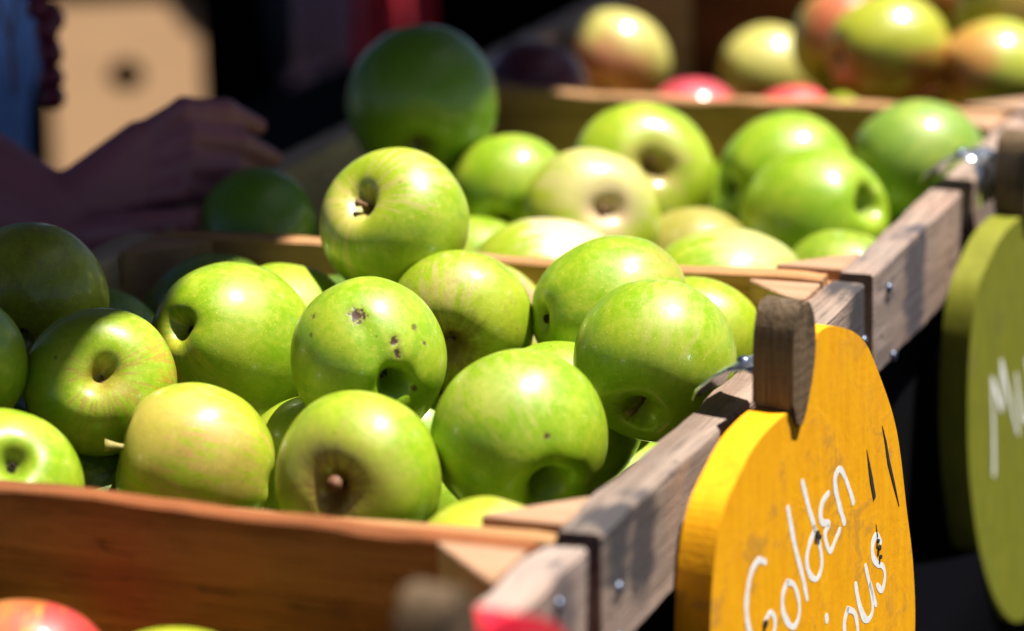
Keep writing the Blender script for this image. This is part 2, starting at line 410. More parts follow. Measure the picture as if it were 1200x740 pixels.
M_stem = plain("apple_stem", (0.16, 0.085, 0.035), .8, 0, .4, 60)
M_stem_y = plain("apple_stem_green", (0.26, 0.22, 0.05), .7, 0, .3, 60)
M_stem_b = plain("apple_stem_brown", (0.13, 0.05, 0.018), .7, 0, .4, 60)
M_cal = plain("dried_calyx", (0.035, 0.025, 0.014), .9, 0, .5, 60)
def make_apple(pos, R, sp, seed, label, group, detail=2):
    """sp['ax']=('s'|'c', direction) which end faces where"""
    kind, dv = sp.get('ax', (random.Random(seed).choice('sc'), cam_dir((random.Random(seed).uniform(-.45, .45), .8, -.55))))
    if not isinstance(dv, Vector): dv = off_dir(*dv) if len(dv) == 2 else cam_dir(dv)
    zax = dv if kind == 's' else -dv
    q = zax.to_track_quat('Z', 'Y'); q = q @ Matrix.Rotation(random.Random(seed + 5).uniform(0, 6.28), 4, 'Z').to_quaternion()
    qi = q.inverted()
    local = lambda v: (qi @ v).normalized()
    a = thing("apple", label, "apple", pos, group)
    a.rotation_mode = 'QUATERNION'; a.rotation_quaternion = q; a.scale = (R,) * 3
    nr, ns = {2: (60, 96), 1: (36, 56), 0: (22, 32)}[detail]
    V, t = apple_mesh(seed, R, nr, ns, sp, local)
    sk, top, bot = build_skin(V, nr, ns, apple_mat(sp, seed, local), a)
    rn = random.Random(seed + 9)
    if detail:
        # stem
        Ls = sp.get('stem', .36); bx, by = rn.uniform(-.12, .12), rn.uniform(-.12, .12)
        if Ls > 0:
            bm = bmesh.new(); P = []; Rr = []
            for i in range(7):
                u = i / 6; P.append((bx * u * u, by * u * u, top[2] - .03 + Ls * u)); Rr.append(.034 - .010 * math.sin(u * 3.1) + (.018 if i == 6 else 0) + (.008 if i == 5 else 0))
            tube(bm, P, [r * sp.get('sthick', 1) for r in Rr], 9)
            mesh_obj("stem", bm, sp.get('stemm', M_stem), a, True)
        bm = bmesh.new()
        for k in range(5):
            an = k * 1.2566 + rn.uniform(-.2, .2); ca, sa = math.cos(an), math.sin(an)
            prof = [(.03, -.005, .030), (.055, -.035, .032), (.060, -.075, .020), (.030, -.10, .005)]
            pv = []
            for (r, zz, wd) in prof:
                r *= rn.uniform(.85, 1.15)
                for s_ in (-1, 1): pv.append(bm.verts.new((r * ca - s_ * wd * sa, r * sa + s_ * wd * ca, bot[2] + zz + .01)))
            for i in range(3): bm.faces.new((pv[2 * i], pv[2 * i + 1], pv[2 * i + 3], pv[2 * i + 2]))
        cx = mesh_obj("calyx", bm, M_cal, a); s_ = cx.modifiers.new("t", 'SOLIDIFY'); s_.thickness = .02
    return a

AP = {
  'a1': (-0.372, 0.2123, 0.02, 0.037),
  'a2': (-0.3034, 0.1522, -0.0009, 0.0337),
  'a3': (-0.3631, 0.1089, 0.0169, 0.0372),
  'a4': (-0.3724, 0.1487, -0.04, 0.0357),
  'a5': (-0.3032, 0.0536, -0.0223, 0.0344),
  'a6': (-0.3709, 0.2708, -0.0247, 0.0371),
  'a7': (-0.2806, 0.251, -0.0062, 0.0376),
  'a8': (-0.35, 0.3694, -0.0325, 0.0369),
  'a9': (-0.2831, 0.3207, -0.0197, 0.0364),
  'a9b': (-0.2822, 0.3871, -0.0428, 0.0369),
  'a10': (-0.2301, 0.3478, 0.0363, 0.0373),
  'a11': (-0.1827, 0.3179, -0.0049, 0.0351),
  'a12': (-0.1807, 0.1938, 0.0088, 0.0355),
  'a13': (-0.0592, 0.2591, 0.0006, 0.0376),
  'a14': (-0.108, 0.3355, 0.001, 0.0361),
  'a15': (-0.0789, 0.389, -0.0296, 0.0351),
  'a16': (-0.1954, 0.3821, -0.029, 0.037),
  'a17': (-0.1137, 0.2797, -0.0394, 0.0362),
  'a18': (-0.0928, 0.1623, -0.0136, 0.0382),
  'a19': (-0.1526, 0.1128, -0.0227, 0.0365),
  'a20': (-0.2409, 0.1237, -0.028, 0.0354),
  'a21': (-0.2121, 0.1999, -0.0528, 0.0369),
  'a23': (-0.0645, 0.0509, -0.0437, 0.0369),
  'a24': (-0.0969, 0.3307, -0.1013, 0.036),
  'a25': (-0.0566, 0.2774, -0.089, 0.0348),
  'a26': (-0.3089, 0.1469, -0.0679, 0.0367),
  'b1': (-0.3236, 0.6155, 0.0442, 0.0424),
  'b2': (-0.2665, 0.6093, -0.0085, 0.0346),
  'b3': (-0.2016, 0.6654, -0.0049, 0.0405),
  'b4': (-0.2041, 0.578, -0.0126, 0.0382),
  'b5': (-0.2028, 0.4971, -0.0369, 0.0389),
  'b6': (-0.1284, 0.7267, -0.0189, 0.039),
  'b7': (-0.0916, 0.6611, -0.0258, 0.0397),
  'b8': (-0.0597, 0.7889, -0.017, 0.0377),
  'b9': (-0.0942, 0.4905, -0.0341, 0.0389),
  'b10': (-0.0577, 0.6034, -0.0533, 0.0358),
  'b11': (-0.1534, 0.6215, -0.0505, 0.0371),
  'b12': (-0.3764, 0.486, -0.0092, 0.0324),
  'b14': (-0.2647, 0.5496, -0.048, 0.037),
  'c1': (-0.3702, 1.1101, -0.0253, 0.0372),
  'c2': (-0.2656, 0.9712, -0.0415, 0.0333),
  'c3': (-0.2724, 1.179, -0.0415, 0.0327),
  'c4': (-0.1948, 0.9749, -0.0424, 0.0314),
  'c5': (-0.1374, 1.0124, 0.0105, 0.0368),
  'c6': (-0.1824, 1.0666, 0.0053, 0.0367),
  'c7': (-0.0644, 1.0308, -0.004, 0.0345),
  'c8': (-0.1381, 1.1658, 0.022, 0.034),
  'c9': (-0.072, 1.101, 0.028, 0.035),
  'c10': (-0.3703, 0.9372, -0.0147, 0.0353),
  'd1': (-0.2305, -0.0603, -0.0646, 0.0332),
  'd2': (-0.1567, -0.0724, -0.069, 0.0371),
}
FILL = [
  (-0.2522, -0.252, -0.0786, 0.0337, 0),
  (-0.0559, -0.1694, -0.073, 0.0337, 0),
  (-0.0652, -0.0874, -0.0547, 0.035, 0),
  (-0.287, -0.0938, -0.0781, 0.0354, 0),
  (-0.0987, -0.3121, -0.0531, 0.0359, 0),
  (-0.3657, -0.1519, -0.08, 0.0366, 0),
  (-0.235, -0.3206, -0.0703, 0.0353, 0),
  (-0.2405, -0.1764, -0.052, 0.0335, 0),
  (-0.3224, -0.2526, -0.0778, 0.0364, 0),
  (-0.3703, -0.375, -0.0755, 0.0359, 0),
  (-0.1969, -0.2242, -0.0621, 0.0336, 0),
  (-0.2937, -0.3662, -0.0742, 0.0359, 0),
  (-0.1117, -0.3876, -0.0783, 0.0344, 0),
  (-0.1663, -0.3011, -0.0709, 0.0352, 0),
  (-0.3649, -0.0784, -0.0662, 0.0359, 0),
  (-0.0797, -0.2369, -0.0708, 0.0356, 0),
  (-0.1868, -0.3756, -0.0669, 0.0337, 0),
  (-0.3057, -0.1859, -0.0641, 0.0342, 0),
  (-0.3655, -0.2986, -0.0513, 0.0335, 0),
  (-0.2017, 0.2929, -0.069, 0.0336, 1),
  (-0.1516, 0.0679, -0.0793, 0.0347, 1),
  (-0.3061, 0.2314, -0.0705, 0.0339, 1),
  (-0.1472, 0.2293, -0.0779, 0.0347, 1),
  (-0.0909, 0.1293, -0.078, 0.0361, 1),
  (-0.1481, 0.3743, -0.0773, 0.0351, 1),
  (-0.3625, 0.0573, -0.0799, 0.0358, 1),
  (-0.37, 0.3715, -0.1117, 0.0358, 1),
  (-0.3509, 0.3028, -0.1139, 0.0357, 1),
  (-0.247, 0.2003, -0.1099, 0.0342, 1),
  (-0.22, 0.1109, -0.0926, 0.0338, 1),
  (-0.289, 0.3677, -0.105, 0.0336, 1),
  (-0.277, 0.2791, -0.1119, 0.0355, 1),
  (-0.3544, 0.2074, -0.1047, 0.0349, 1),
  (-0.2571, 0.0541, -0.1121, 0.0354, 1),
  (-0.1745, 0.1521, -0.1131, 0.0338, 1),
  (-0.1624, 0.323, -0.1142, 0.0338, 1),
  (-0.3635, 0.1348, -0.1117, 0.0347, 1),
  (-0.2239, 0.3806, -0.1035, 0.0335, 1),
  (-0.1099, 0.1813, -0.1146, 0.0335, 1),
  (-0.0663, 0.0735, -0.1083, 0.0363, 1),
  (-0.0599, 0.3858, -0.1077, 0.0347, 1),
  (-0.271, 0.797, -0.0606, 0.0366, 2),
  (-0.2778, 0.7146, -0.0616, 0.0345, 2),
  (-0.3559, 0.8046, -0.06309999999999999, 0.0347, 2),
  (-0.3316, 0.5683, -0.0616, 0.0364, 2),
  (-0.3573, 0.6998, -0.0624, 0.0358, 2),
  (-0.3363, 0.6336, -0.051, 0.0345, 2),
  (-0.1968, 0.7199, -0.06409999999999999, 0.0337, 2),
  (-0.3168, 0.5002, -0.0638, 0.0335, 2),
  (-0.2396, 0.6569, -0.0642, 0.0341, 2),
  (-0.1886, 0.8248, -0.0622, 0.0337, 2),
  (-0.122, 0.7847, -0.07250000000000001, 0.0354, 2),
  (-0.0829, 0.7169, -0.0752, 0.0366, 2),
  (-0.0699, 0.8194, -0.0781, 0.0346, 2),
  (-0.1798, 0.5497, -0.0783, 0.034, 2),
  (-0.3256, 0.7542, -0.0759, 0.034, 2),
  (-0.3706, 0.5187, -0.0793, 0.0349, 2),
  (-0.226, 0.5223, -0.1147, 0.0345, 2),
  (-0.2354, 0.7699, -0.105, 0.0347, 2),
  (-0.1706, 0.7685, -0.1024, 0.0341, 2),
  (-0.3322, 0.8279, -0.1117, 0.0338, 2),
  (-0.3079, 0.5441, -0.1145, 0.0347, 2),
  (-0.1153, 0.5532, -0.1144, 0.0356, 2),
  (-0.1148, 0.6453, -0.1073, 0.0347, 2),
  (-0.1702, 0.609, -0.1134, 0.0351, 2),
  (-0.3551, 0.5982, -0.1118, 0.0358, 2),
  (-0.2512, 0.6014, -0.0977, 0.0349, 2),
  (-0.1748, 0.6887, -0.1076, 0.0347, 2),
  (-0.3174, 0.6835, -0.1065, 0.0349, 2),
  (-0.075, 0.4957, -0.0987, 0.0356, 2),
  (-0.3695, 0.7255, -0.1127, 0.0338, 2),
  (-0.1427, 0.4951, -0.0949, 0.0343, 2),
  (-0.1414, 1.0067, -0.0754, 0.0365, 3),
  (-0.2234, 1.0335, -0.0771, 0.0338, 3),
  (-0.3636, 1.0307, -0.0776, 0.0352, 3),
  (-0.0575, 1.1041, -0.0784, 0.0341, 3),
  (-0.2219, 1.2336, -0.1032, 0.0352, 3),
  (-0.2878, 1.2033, -0.1019, 0.0356, 3),
  (-0.1463, 1.2273, -0.1147, 0.0341, 3),
  (-0.1249, 1.1555, -0.0899, 0.0346, 3),
  (-0.2556, 0.9606, -0.1034, 0.0346, 3),
  (-0.3436, 1.2603, -0.1108, 0.0354, 3),
  (-0.3704, 1.1339, -0.1092, 0.036, 3),
  (-0.1668, 0.9463, -0.0952, 0.0336, 3),
  (-0.0786, 0.9678, -0.1123, 0.0366, 3),
  (-0.0677, 1.263, -0.1075, 0.0362, 3),
  (-0.2157, 1.1576, -0.1122, 0.0352, 3),
  (-0.145, 1.0893, -0.114, 0.0358, 3),
  (-0.0587, 1.1648, -0.1079, 0.0348, 3),
  (-0.3735, 1.1993, -0.1088, 0.0336, 3),
  (-0.3705, 0.9321, -0.1123, 0.0348, 3),
]

P2 = (.45, .21, .07)      # yellowish orange blush
SP = {
 'a1': dict(yel=.45, green=(.17, .205, .008), specks=.55, spsc=11, scuff=.3, ax=('c', (.1, .7, -.7))),
 'a2': dict(yel=.38, ax=('s', (.14, .16)), stem=.10, rus=.45, rr=.26, ring=.2, deep=1.1, blush=[((.99, -.05, .0), .13, .55, (.42, .18, .03)), ((.25, -.05, .9), .10, .45, (.32, .13, .05))], marks=[((-.5, .35), .03, .5)]),
 'a3': dict(yel=.1), 'a4': dict(yel=0, green=(.05, .12, .01)),  # a4: shade of the gap painted in as darker green
 'a5': dict(yel=.25, ax=('c', (.33, .42)), cdeep=.9, pit=.16, lobe=.3),
 'a6': dict(yel=0, green=(.09, .18, .008)),  # darker green skin carries painted shade
 'a7': dict(yel=.25, ax=('c', (-.56, .20)), hz=1.16, cdeep=.9, pit=.2, pw=.18, lobe=.4, blush=[((-.8, -.35, .4), .35, .65, (.46, .38, .03))]),
 'a8': dict(yel=0, green=(.09, .18, .008)), 'a9': dict(yel=.35), 'a9b': dict(yel=0, green=(.06, .13, .012)),  # a8 and a9b: shade put into their darker greens
 'a10': dict(yel=.42, ax=('s', (-.56, .36)), stem=.34, sthick=1.1, rus=.5, rr=.32, ring=.5, deep=1.15, scuff=.12, specks=.3, blush=[((.1, .55, .6), .12, .35, PINK), ((-.9, .0, .4), .25, .7, (.50, .40, .12))]),  # PINK patch is a painted halo around the highlight
 'a11': dict(yel=.40, ax=('s', (-.18, -.46)), rus=.85, rr=.66, ring=.35, stem=.30, sthick=1.3, specks=.25, scuff=.28, blush=[((-.25, .45, .8), .12, .35, PINK)]),
 'a12': dict(yel=.16, ax=('c', (.38, -.36)), cdeep=.9, pit=.34, pw=.175, lobe=.5, specks=.35, hz=.98,
     marks=[((-.12, .57), .115, 1), ((.37, .24), .075, 1), ((.42, .08), .072, 1), ((-.66, .53), .05, .7), ((-.28, -.90), .06, .8), ((.64, -.40), .05, .8), ((.62, .42), .05, .7), ((.75, .22), .035, .8), ((-.70, .30), .03, .6)],
     dents=[((-.05, .42), .16, .03), ((.37, .24), .06, .035), ((.42, .08), .05, .03), ((-.12, .57), .08, .025), ((.1, .2), .2, .02)]),
 'a13': dict(yel=.22, hz=1.0, ax=('c', (.25, .75, -.6)), lobe=.6, blush=[((.15, .7, .7), .12, .25, (.42, .36, .14))], specks=.05),  # pale patch painted where the highlight falls
 'a14': dict(yel=.22, ax=('s', (.93, .1, -.35)), hz=1.12, lobe=.5, blush=[((.75, .5, .4), .14, .5, (.36, .24, .05))], specks=.2),
 'a15': dict(yel=.5, specks=.7, spsc=7),
 'a16': dict(yel=.5, ax=('s', (.74, .42)), rus=.4, ring=.9, ringc=(.5, .34, .22)),
 'a17': dict(yel=.15), 
 'a18': dict(yel=.20, ax=('c', (.37, -.62)), cdeep=1.0, pit=.38, pw=.25, lobe=.5, hz=1.0, marks=[((.30, .07), .045, .9)], blush=[((-.2, .6, .7), .12, .3, (.40, .36, .12))]),
 'a19': dict(yel=.30, ax=('s', (-.33, -.12)), stem=.36, sthick=1.9, stemm=M_stem_b, rus=.85, rr=.54, ring=.5, ringc=(.42, .30, .08), deep=1.05, marks=[((.75, -.52), .09, .7)]),
 'a20': dict(yel=.75, ax=('s', (-.95, .26, .10)), hz=1.08, stem=.50, stemm=M_stem_y, sthick=1.7, rus=.3, specks=.35, scuff=.14, blush=[((-.35, .5, .7), .42, .5, (.50, .30, .09)), ((.4, .1, .9), .28, .45, (.48, .25, .10))]),
 'a21': dict(yel=.35), 'a23': dict(yel=.85, blush=[((.5, .8, .3), .2, .3, PINK)]), 'a24': dict(yel=.05), 'a25': dict(yel=.4), 'a26': dict(yel=0, green=(.04, .10, .01)),  # a26: deep shade painted as a very dark green
 'b1': dict(yel=-.4, green=(.10, .22, .004), hz=1.04, ax=('c', (.1, .8, -.6)), lobe=.3),  # green darkened to paint in the canopy's shade
 'b2': dict(yel=.22, green=(.17, .30, .006), ax=('c', (-.12, -.62)), cdeep=1.3),
 'b3': dict(yel=.42, ax=('s', (.18, .10)), rus=.75, rr=.34, ring=.8, ringc=(.40, .33, .09), stem=.22, deep=1.1),
 'b4': dict(yel=.70, ax=('s', (.30, .14)), rus=.55, rr=.28, ring=.9, ringc=(.50, .36, .20), deep=.85, stem=.15, blush=[((.2, .6, .6), .6, .5, (.52, .40, .24))]),
 'b5': dict(yel=.40, ax=('c', (.93, .2, -.3)), hz=1.22, lobe=.4, blush=[((.5, .8, .3), .5, .85, (.58, .44, .32))]),
 'b6': dict(yel=.2, green=(.175, .315, .006), ax=('s', (.9, .1, -.4)), hz=1.08, lobe=.4), 'b7': dict(yel=.15, green=(.175, .315, .006), ax=('c', (.70, .24)), cdeep=1.0, pit=.30, pw=.24, lobe=.4, hz=1.12),
 'b8': dict(yel=.05, green=(.15, .26, .03), ax=('c', (.93, .2, -.3)), hz=1.14, lobe=.4), 'b9': dict(yel=.25, ax=('s', (.95, .05, -.3)), hz=1.25, lobe=.4, blush=[((.3, .8, .2), .4, .45, (.5, .38, .24))]), 'b10': dict(yel=.2, green=(.15, .25, .01)),
 'b11': dict(yel=.9, green=(.2, .2, .02), yc=(.32, .27, .06)), 'b12': dict(yel=-.3, green=(.08, .21, .006), hz=1.1, lobe=.3), 'b14': dict(yel=.2),  # b12: shade put into the skin colour
 'c1': dict(yel=1.0, yc=(.50, .42, .12), lobe=.4, blush=[((-.3, -.6, .6), .9, .9, (.55, .19, .11))]),
 'c2': dict(yel=.3, blush=[((0, .6, .7), 1.2, 1, (.52, .05, .07))]),
 'c3': dict(yel=1.1, yc=(.50, .42, .12), ax=('s', (.92, .1, -.38)), hz=1.15, lobe=.4, blush=[((0, -.9, .3), .5, .7, (.40, .12, .05))]),
 'c4': dict(yel=.3, blush=[((0, .6, .7), 1.4, 1, (.62, .07, .07))]),
 'c5': dict(yel=.75, green=(.22, .24, .02), ax=('s', (.92, .1, -.38)), hz=1.15, lobe=.4, blush=[((.75, -.65, .3), .5, .8, (.40, .09, .03)), ((-.6, -.6, .5), .3, .5, (.40, .14, .04))]),
 'c6': dict(yel=.5, blush=[((.1, .5, .8), .8, .9, (.48, .10, .06))]),
 'c7': dict(yel=.8, yc=(.46, .42, .06), ax=('s', (.92, .1, -.38)), hz=1.2, lobe=.4, blush=[((-.8, .2, .5), .5, .7, (.48, .13, .05))]),
 'c8': dict(yel=.6, blush=[((0, .3, .9), .7, .8, (.45, .08, .04))]), 'c9': dict(yel=.5, green=(.10, .12, .02), blush=[((.3, -.5, .9), .7, .5, (.3, .08, .03))]),
 'c10': dict(yel=.1, blush=[((0, .5, .8), 1.6, 1, (.10, .015, .03))]),  # red skin dimmed to purple, painting its shade in
 'd1': dict(yel=.8, blush=[((.6, .6, .4), .6, 1, RED), ((-.7, .6, .3), .5, .8, (.5, .12, .06))]),
 'd2': dict(yel=.9, blush=[((-.8, .3, .5), .4, .6, RED)]),
}
LAB = {
 'a1': "large dull green speckled apple in shade, beside the person's sleeve and wrist",
 'a2': "half shaded green apple with its stem hollow facing out and an orange edge",
 'a3': "shaded apple cut off by the photo's left edge, below the speckled one",
 'a4': "dark apple in the gap above the small sunlit one at the left edge",
 'a5': "small sunlit green apple at the left end of the near board, blossom end showing",
 'a6': "plain shaded apple behind the half shaded one with the orange edge",
 'a7': "big oblong green apple with blossom end at its left and yellow tinge below",
 'a8': "dark shaded apple behind the big oblong one, against the dividing board",
 'a9': "sunlit yellow-green apple peeking out behind the big oblong apple's right shoulder",
 'a9b': "shaded green apple low between the topmost apple and the dividing board",
 'a10': "topmost apple of the heap, deep stem hollow at left, rising over the dividing board",
 'a11': "green apple with brown russet streaks around the stem hollow at its lower left",
 'a12': "worm-eaten green apple with brown holes and a deep blossom end, mid heap",
 'a13': "large smooth green apple leaning on the right rail next to the metal clip",
 'a14': "green apple behind the large smooth one, with a rusty tinge at its right",
 'a15': "yellow-green apple with tiny black specks, behind the yellow sign's wooden stem",
 'a16': "apple with a pinkish stem hollow peeking out right of the streaked one",
 'a17': "green apple sunk low between the streaked, the smooth and the near right apple",
 'a18': "big green apple with a dark hollow at its lower right, near the front corner",
 'a19': "front apple with a broad brown russet bowl around a short stub of stem",
 'a20': "yellowish apple with faint orange blush resting against the near board, stem pointing left",
 'a21': "half hidden apple crossed by a curved shadow, between the blushed and worm-eaten ones",
 'a23': "yellow sunlit apple whose top just clears the near board's right end",
 'a24': "shaded apple deep beside the right rail under the large smooth apple",
 'a25': "bright green sliver of apple lowest along the right rail",
 'a26': "deeply shaded apple far below the half shaded one at the near board",
 'b1': "large dark green apple in shade standing highest at the back left",
 'b2': "bright green apple just right below the large shaded dark one",
 'b3': "upright yellow-green apple with a brown ringed hollow facing the camera",
 'b4': "pale apple with pinkish skin and a round tan hollow, second crate",
 'b5': "pale apple with pink top lying behind the dividing board under the tan-hollowed one",
 'b6': "plain bright green apple behind the one with a hollow at its right end",
 'b7': "wide bright green apple with a dark hollow at its right end",
 'b8': "bluish green apple in the far right corner of the second crate",
 'b9': "apple with pale pinkish top showing above the dividing board, left of the corner block",
 'b10': "bright green apple whose top shows above the corner block by the rail",
 'b11': "yellow apple wedged low between the brown ringed and the wide green one",
 'b12': "smooth shaded green apple under the person's fingertips",
 'b14': "green apple low behind the topmost apple of the near heap",
 'c1': "round yellow apple with orange-pink underside, leftmost sunlit one in the far crate",
 'c2': "crimson topped apple beside the round yellow one in the far crate",
 'c3': "pale yellow apple in the middle of the far crate",
 'c4': "coral red apple touching the far crate's near board",
 'c5': "largest yellow-green apple of the far crate with a bright gleam",
 'c6': "orange-red apple behind the largest one in the far crate",
 'c7': "orange cheeked oblong apple at the far crate's right edge",
 'c8': "red streaked apple at the top edge of the photo, far crate",
 'c9': "olive apple at the photo's top right corner",
 'c10': "shaded purple-red apple at the far crate's left side",
 'd1': "red and yellow apple in the nearest crate at the photo's bottom left corner",
 'd2': "yellow apple barely showing at the bottom edge in the nearest crate",
}
GR = {'a': "green apples heaped in the crate with the yellow sign", 'b': "green apples heaped in the second crate", 'c': "blushed apples in the farthest crate", 'd': "apples in the nearest crate"}
for i, (k, v) in enumerate(AP.items()):
    lp = SP.get(k, {})
    make_apple(v[:3], v[3] * 1.045, lp, 11 + i * 3, LAB[k], GR[k[0]], 2 if k[0] == 'a' else 1)
# apples of the lower layers, seen only as slivers in the gaps
base = {}
for i, (x, y, z, r, k) in enumerate(FILL):
    key = (min(k, 3) if k in (0, 3) else 1, i % 3)
    if key not in base:
        sp = dict(yel=.6, blush=[((0, .6, .7), .9, .9, RED)]) if key[0] in (0, 3) else dict(yel=(-.05, .1, .25)[i % 3])
        base[key] = (make_apple((x, y, z), r, sp, 300 + i, {0: "blushed apple buried in the bottom layers of the nearest crate", 3: "blushed apple buried in the bottom layers of the farthest crate", 1: "green apple buried in the lower layers of the heap, only a sliver showing"}[key[0]],
                    {0: "buried apples of the nearest crate", 3: "buried apples of the farthest crate", 1: "buried green apples of the two green heaps"}[key[0]], 0))
    else:
        src = base[key]; a = src.copy(); link(a); a.location = (x, y, z); a.scale = (r,) * 3
        a.rotation_quaternion = Matrix.Rotation(i * 1.7, 4, 'X').to_quaternion() @ Matrix.Rotation(i * 2.3, 4, 'Y').to_quaternion()
        for ch in src.children:
            c_ = ch.copy(); link(c_); c_.parent = a

# ------------------------------------------------------------------ signs
def catmull(P, n=6):
    out = []; N = len(P)
    for i in range(N):
        p0, p1, p2, p3 = [Vector(P[(i + j - 1) % N]) for j in range(4)]
        for k in range(n):
            t = k / n
            out.append(.5 * ((2 * p1) + (-p0 + p2) * t + (2 * p0 - 5 * p1 + 4 * p2 - p3) * t * t + (-p0 + 3 * p1 - 3 * p2 + p3) * t ** 3))
    return out
OUT = [(-.022, .003), (-.036, .006), (-.062, .001), (-.080, -.009), (-.096, -.022), (-.105, -.043), (-.109, -.073), (-.108, -.11), (-.100, -.150), (-.085, -.188), (-.062, -.222), (-.035, -.244), (-.008, -.250), (.012, -.242),
       (.034, -.248), (.060, -.240), (.085, -.218), (.103, -.186), (.111, -.146), (.108, -.110), (.100, -.080), (.087, -.035), (.066, -.001), (.048, .020), (.024, .032), (.004, .036), (-.007, .030), (-.012, .010), (-.016, .000)]
STEM = [(-.0308, .034), (-.031, .023), (-.031, .007), (-.0265, .001), (-.0235, -.003), (-.0185, .0015), (-.013, .012), (-.0085, .025), (-.0075, .036), (-.009, .045), (-.0135, .0525), (-.0195, .0555), (-.0255, .0515), (-.0292, .044)]
TH = .0175
def extrude(bm, pts, x0, x1, bev=.0011):
    a = [bm.verts.new((x1, p[0], p[1])) for p in pts]; b = [bm.verts.new((x0, p[0], p[1])) for p in pts]
    f1 = bm.faces.new(a); f2 = bm.faces.new(b[::-1])
    n = len(pts)
    for i in range(n): bm.faces.new((a[i], b[i], b[(i + 1) % n], a[(i + 1) % n]))
    eds = [e for e in bm.edges if (e.verts[0].co.x > x1 - 1e-6 and e.verts[1].co.x > x1 - 1e-6) or (e.verts[0].co.x < x0 + 1e-6 and e.verts[1].co.x < x0 + 1e-6)]
    bmesh.ops.bevel(bm, geom=eds, offset=bev, segments=2, affect='EDGES')
def paint_mat(name, col, col2, under, wear=.5):
    m = NT(name); co = m.obj()
    br = m.noise(m.vm('MULTIPLY', co, (60, 60, 9)), 3, 4, .6)
    n2 = m.noise(co, 34, 5, .7, .4); n3 = m.noise(co, 210, 3)
    c = m.mix(m.ramp(br, .3, .7), c4(col), c4(col2))
    c = m.mix(m.ramp(n2, .4, .75, 0, .14), c, c4([col[0] * .9, col[1] * .82, col[2] * .7]))
    # chipped rim: pointiness stays with the thing
    geo = m.n("ShaderNodeNewGeometry").outputs['Pointiness']
    chip = m.math('MULTIPLY', m.ramp(geo, .53, .60), m.ramp(n2, .54, .62, 0, wear))
    ch2 = m.ramp(m.noise(co, 75, 4, .75), .80, .82, 0, wear)
    c = m.mix(m.math('MAXIMUM', chip, ch2), c, c4(under))
    m.b.inputs['Specular IOR Level'].default_value = .25
    m.set(Base_Color=c, Roughness=m.ramp(n2, .3, .7, .5, .7))
    m.bump(m.math('ADD', m.math('MULTIPLY', br, .8), m.math('ADD', m.math('MULTIPLY', n3, .25), n2)), .45, .0009)
    return m.m
M_signst = wood("sign_stem_wood", 2, (.16, .108, .058), (.075, .048, .026), (.02, .016, .012), .5, rough=.6)
M_white = NT("white_lettering"); _n = M_white.noise(M_white.obj(), 300, 4)
M_white.set(Base_Color=M_white.mix(M_white.ramp(_n, .35, .7), (.78, .77, .72, 1), (.90, .89, .86, 1)), Roughness=.5); M_white = M_white.m
def stroke(bm, pts, x, wd=.0034, th=.00010):
    P = [Vector((0, p[0], p[1])) for p in pts]
    # smooth open polyline
    Q = []
    if len(P) > 2:
        for i in range(len(P) - 1):
            p0, p1, p2, p3 = P[max(i - 1, 0)], P[i], P[i + 1], P[min(i + 2, len(P) - 1)]
            for k in range(5):
                t = k / 5; Q.append(.5 * ((2 * p1) + (-p0 + p2) * t + (2 * p0 - 5 * p1 + 4 * p2 - p3) * t * t + (-p0 + 3 * p1 - 3 * p2 + p3) * t ** 3))
        Q.append(P[-1])
    else: Q = P
    Lf, Rt = [], []
    for i, p in enumerate(Q):
        d = (Q[min(i + 1, len(Q) - 1)] - Q[max(i - 1, 0)]); d = d.normalized() if d.length > 0 else Vector((0, 1, 0))
        nn = Vector((0, -d.z, d.y)) * wd / 2 * (1 + .30 * noise.noise(p * 150)) * (.78 + .22 * math.sin(math.pi * min(1, (i + 1) / len(Q) * 1.6)))
        Lf.append(p + nn); Rt.append(p - nn)
    def arc(c, a, d):
        out = []
        for k in range(1, 5):
            th_ = math.pi * k / 5; out.append(c + (a - c) * math.cos(th_) + d * math.sin(th_) * (a - c).length)
        return out
    d1 = (Q[-1] - Q[-2]).normalized(); d0 = (Q[0] - Q[1]).normalized()
    loop_f = arc(Q[-1], Lf[-1], d1); loop_s = arc(Q[0], Rt[0], d0)
    def quad(vs):
        a = [bm.verts.new((x + th, v.y, v.z)) for v in vs]; b = [bm.verts.new((x - .0004, v.y, v.z)) for v in vs]
        try: bm.faces.new(a)
        except ValueError: return
        for i in range(len(vs)): bm.faces.new((a[i], b[i], b[(i + 1) % len(vs)], a[(i + 1) % len(vs)]))
    # ribbon as one strip (sides included) + round ends, each a hair apart in height to avoid coplanar overlap
    top = [(bm.verts.new((x + th, l.y, l.z)), bm.verts.new((x + th, r.y, r.z))) for l, r in zip(Lf, Rt)]
    bt = [(bm.verts.new((x - .0004, l.y, l.z)), bm.verts.new((x - .0004, r.y, r.z))) for l, r in zip(Lf, Rt)]
    for i in range(len(top) - 1):
        bm.faces.new((top[i][0], top[i + 1][0], top[i + 1][1], top[i][1]))
        bm.faces.new((top[i][0], bt[i][0], bt[i + 1][0], top[i + 1][0])); bm.faces.new((top[i][1], top[i + 1][1], bt[i + 1][1], bt[i][1]))
    quad([Lf[-1]] + loop_f + [Rt[-1]]); quad([Rt[0]] + loop_s + [Lf[0]])
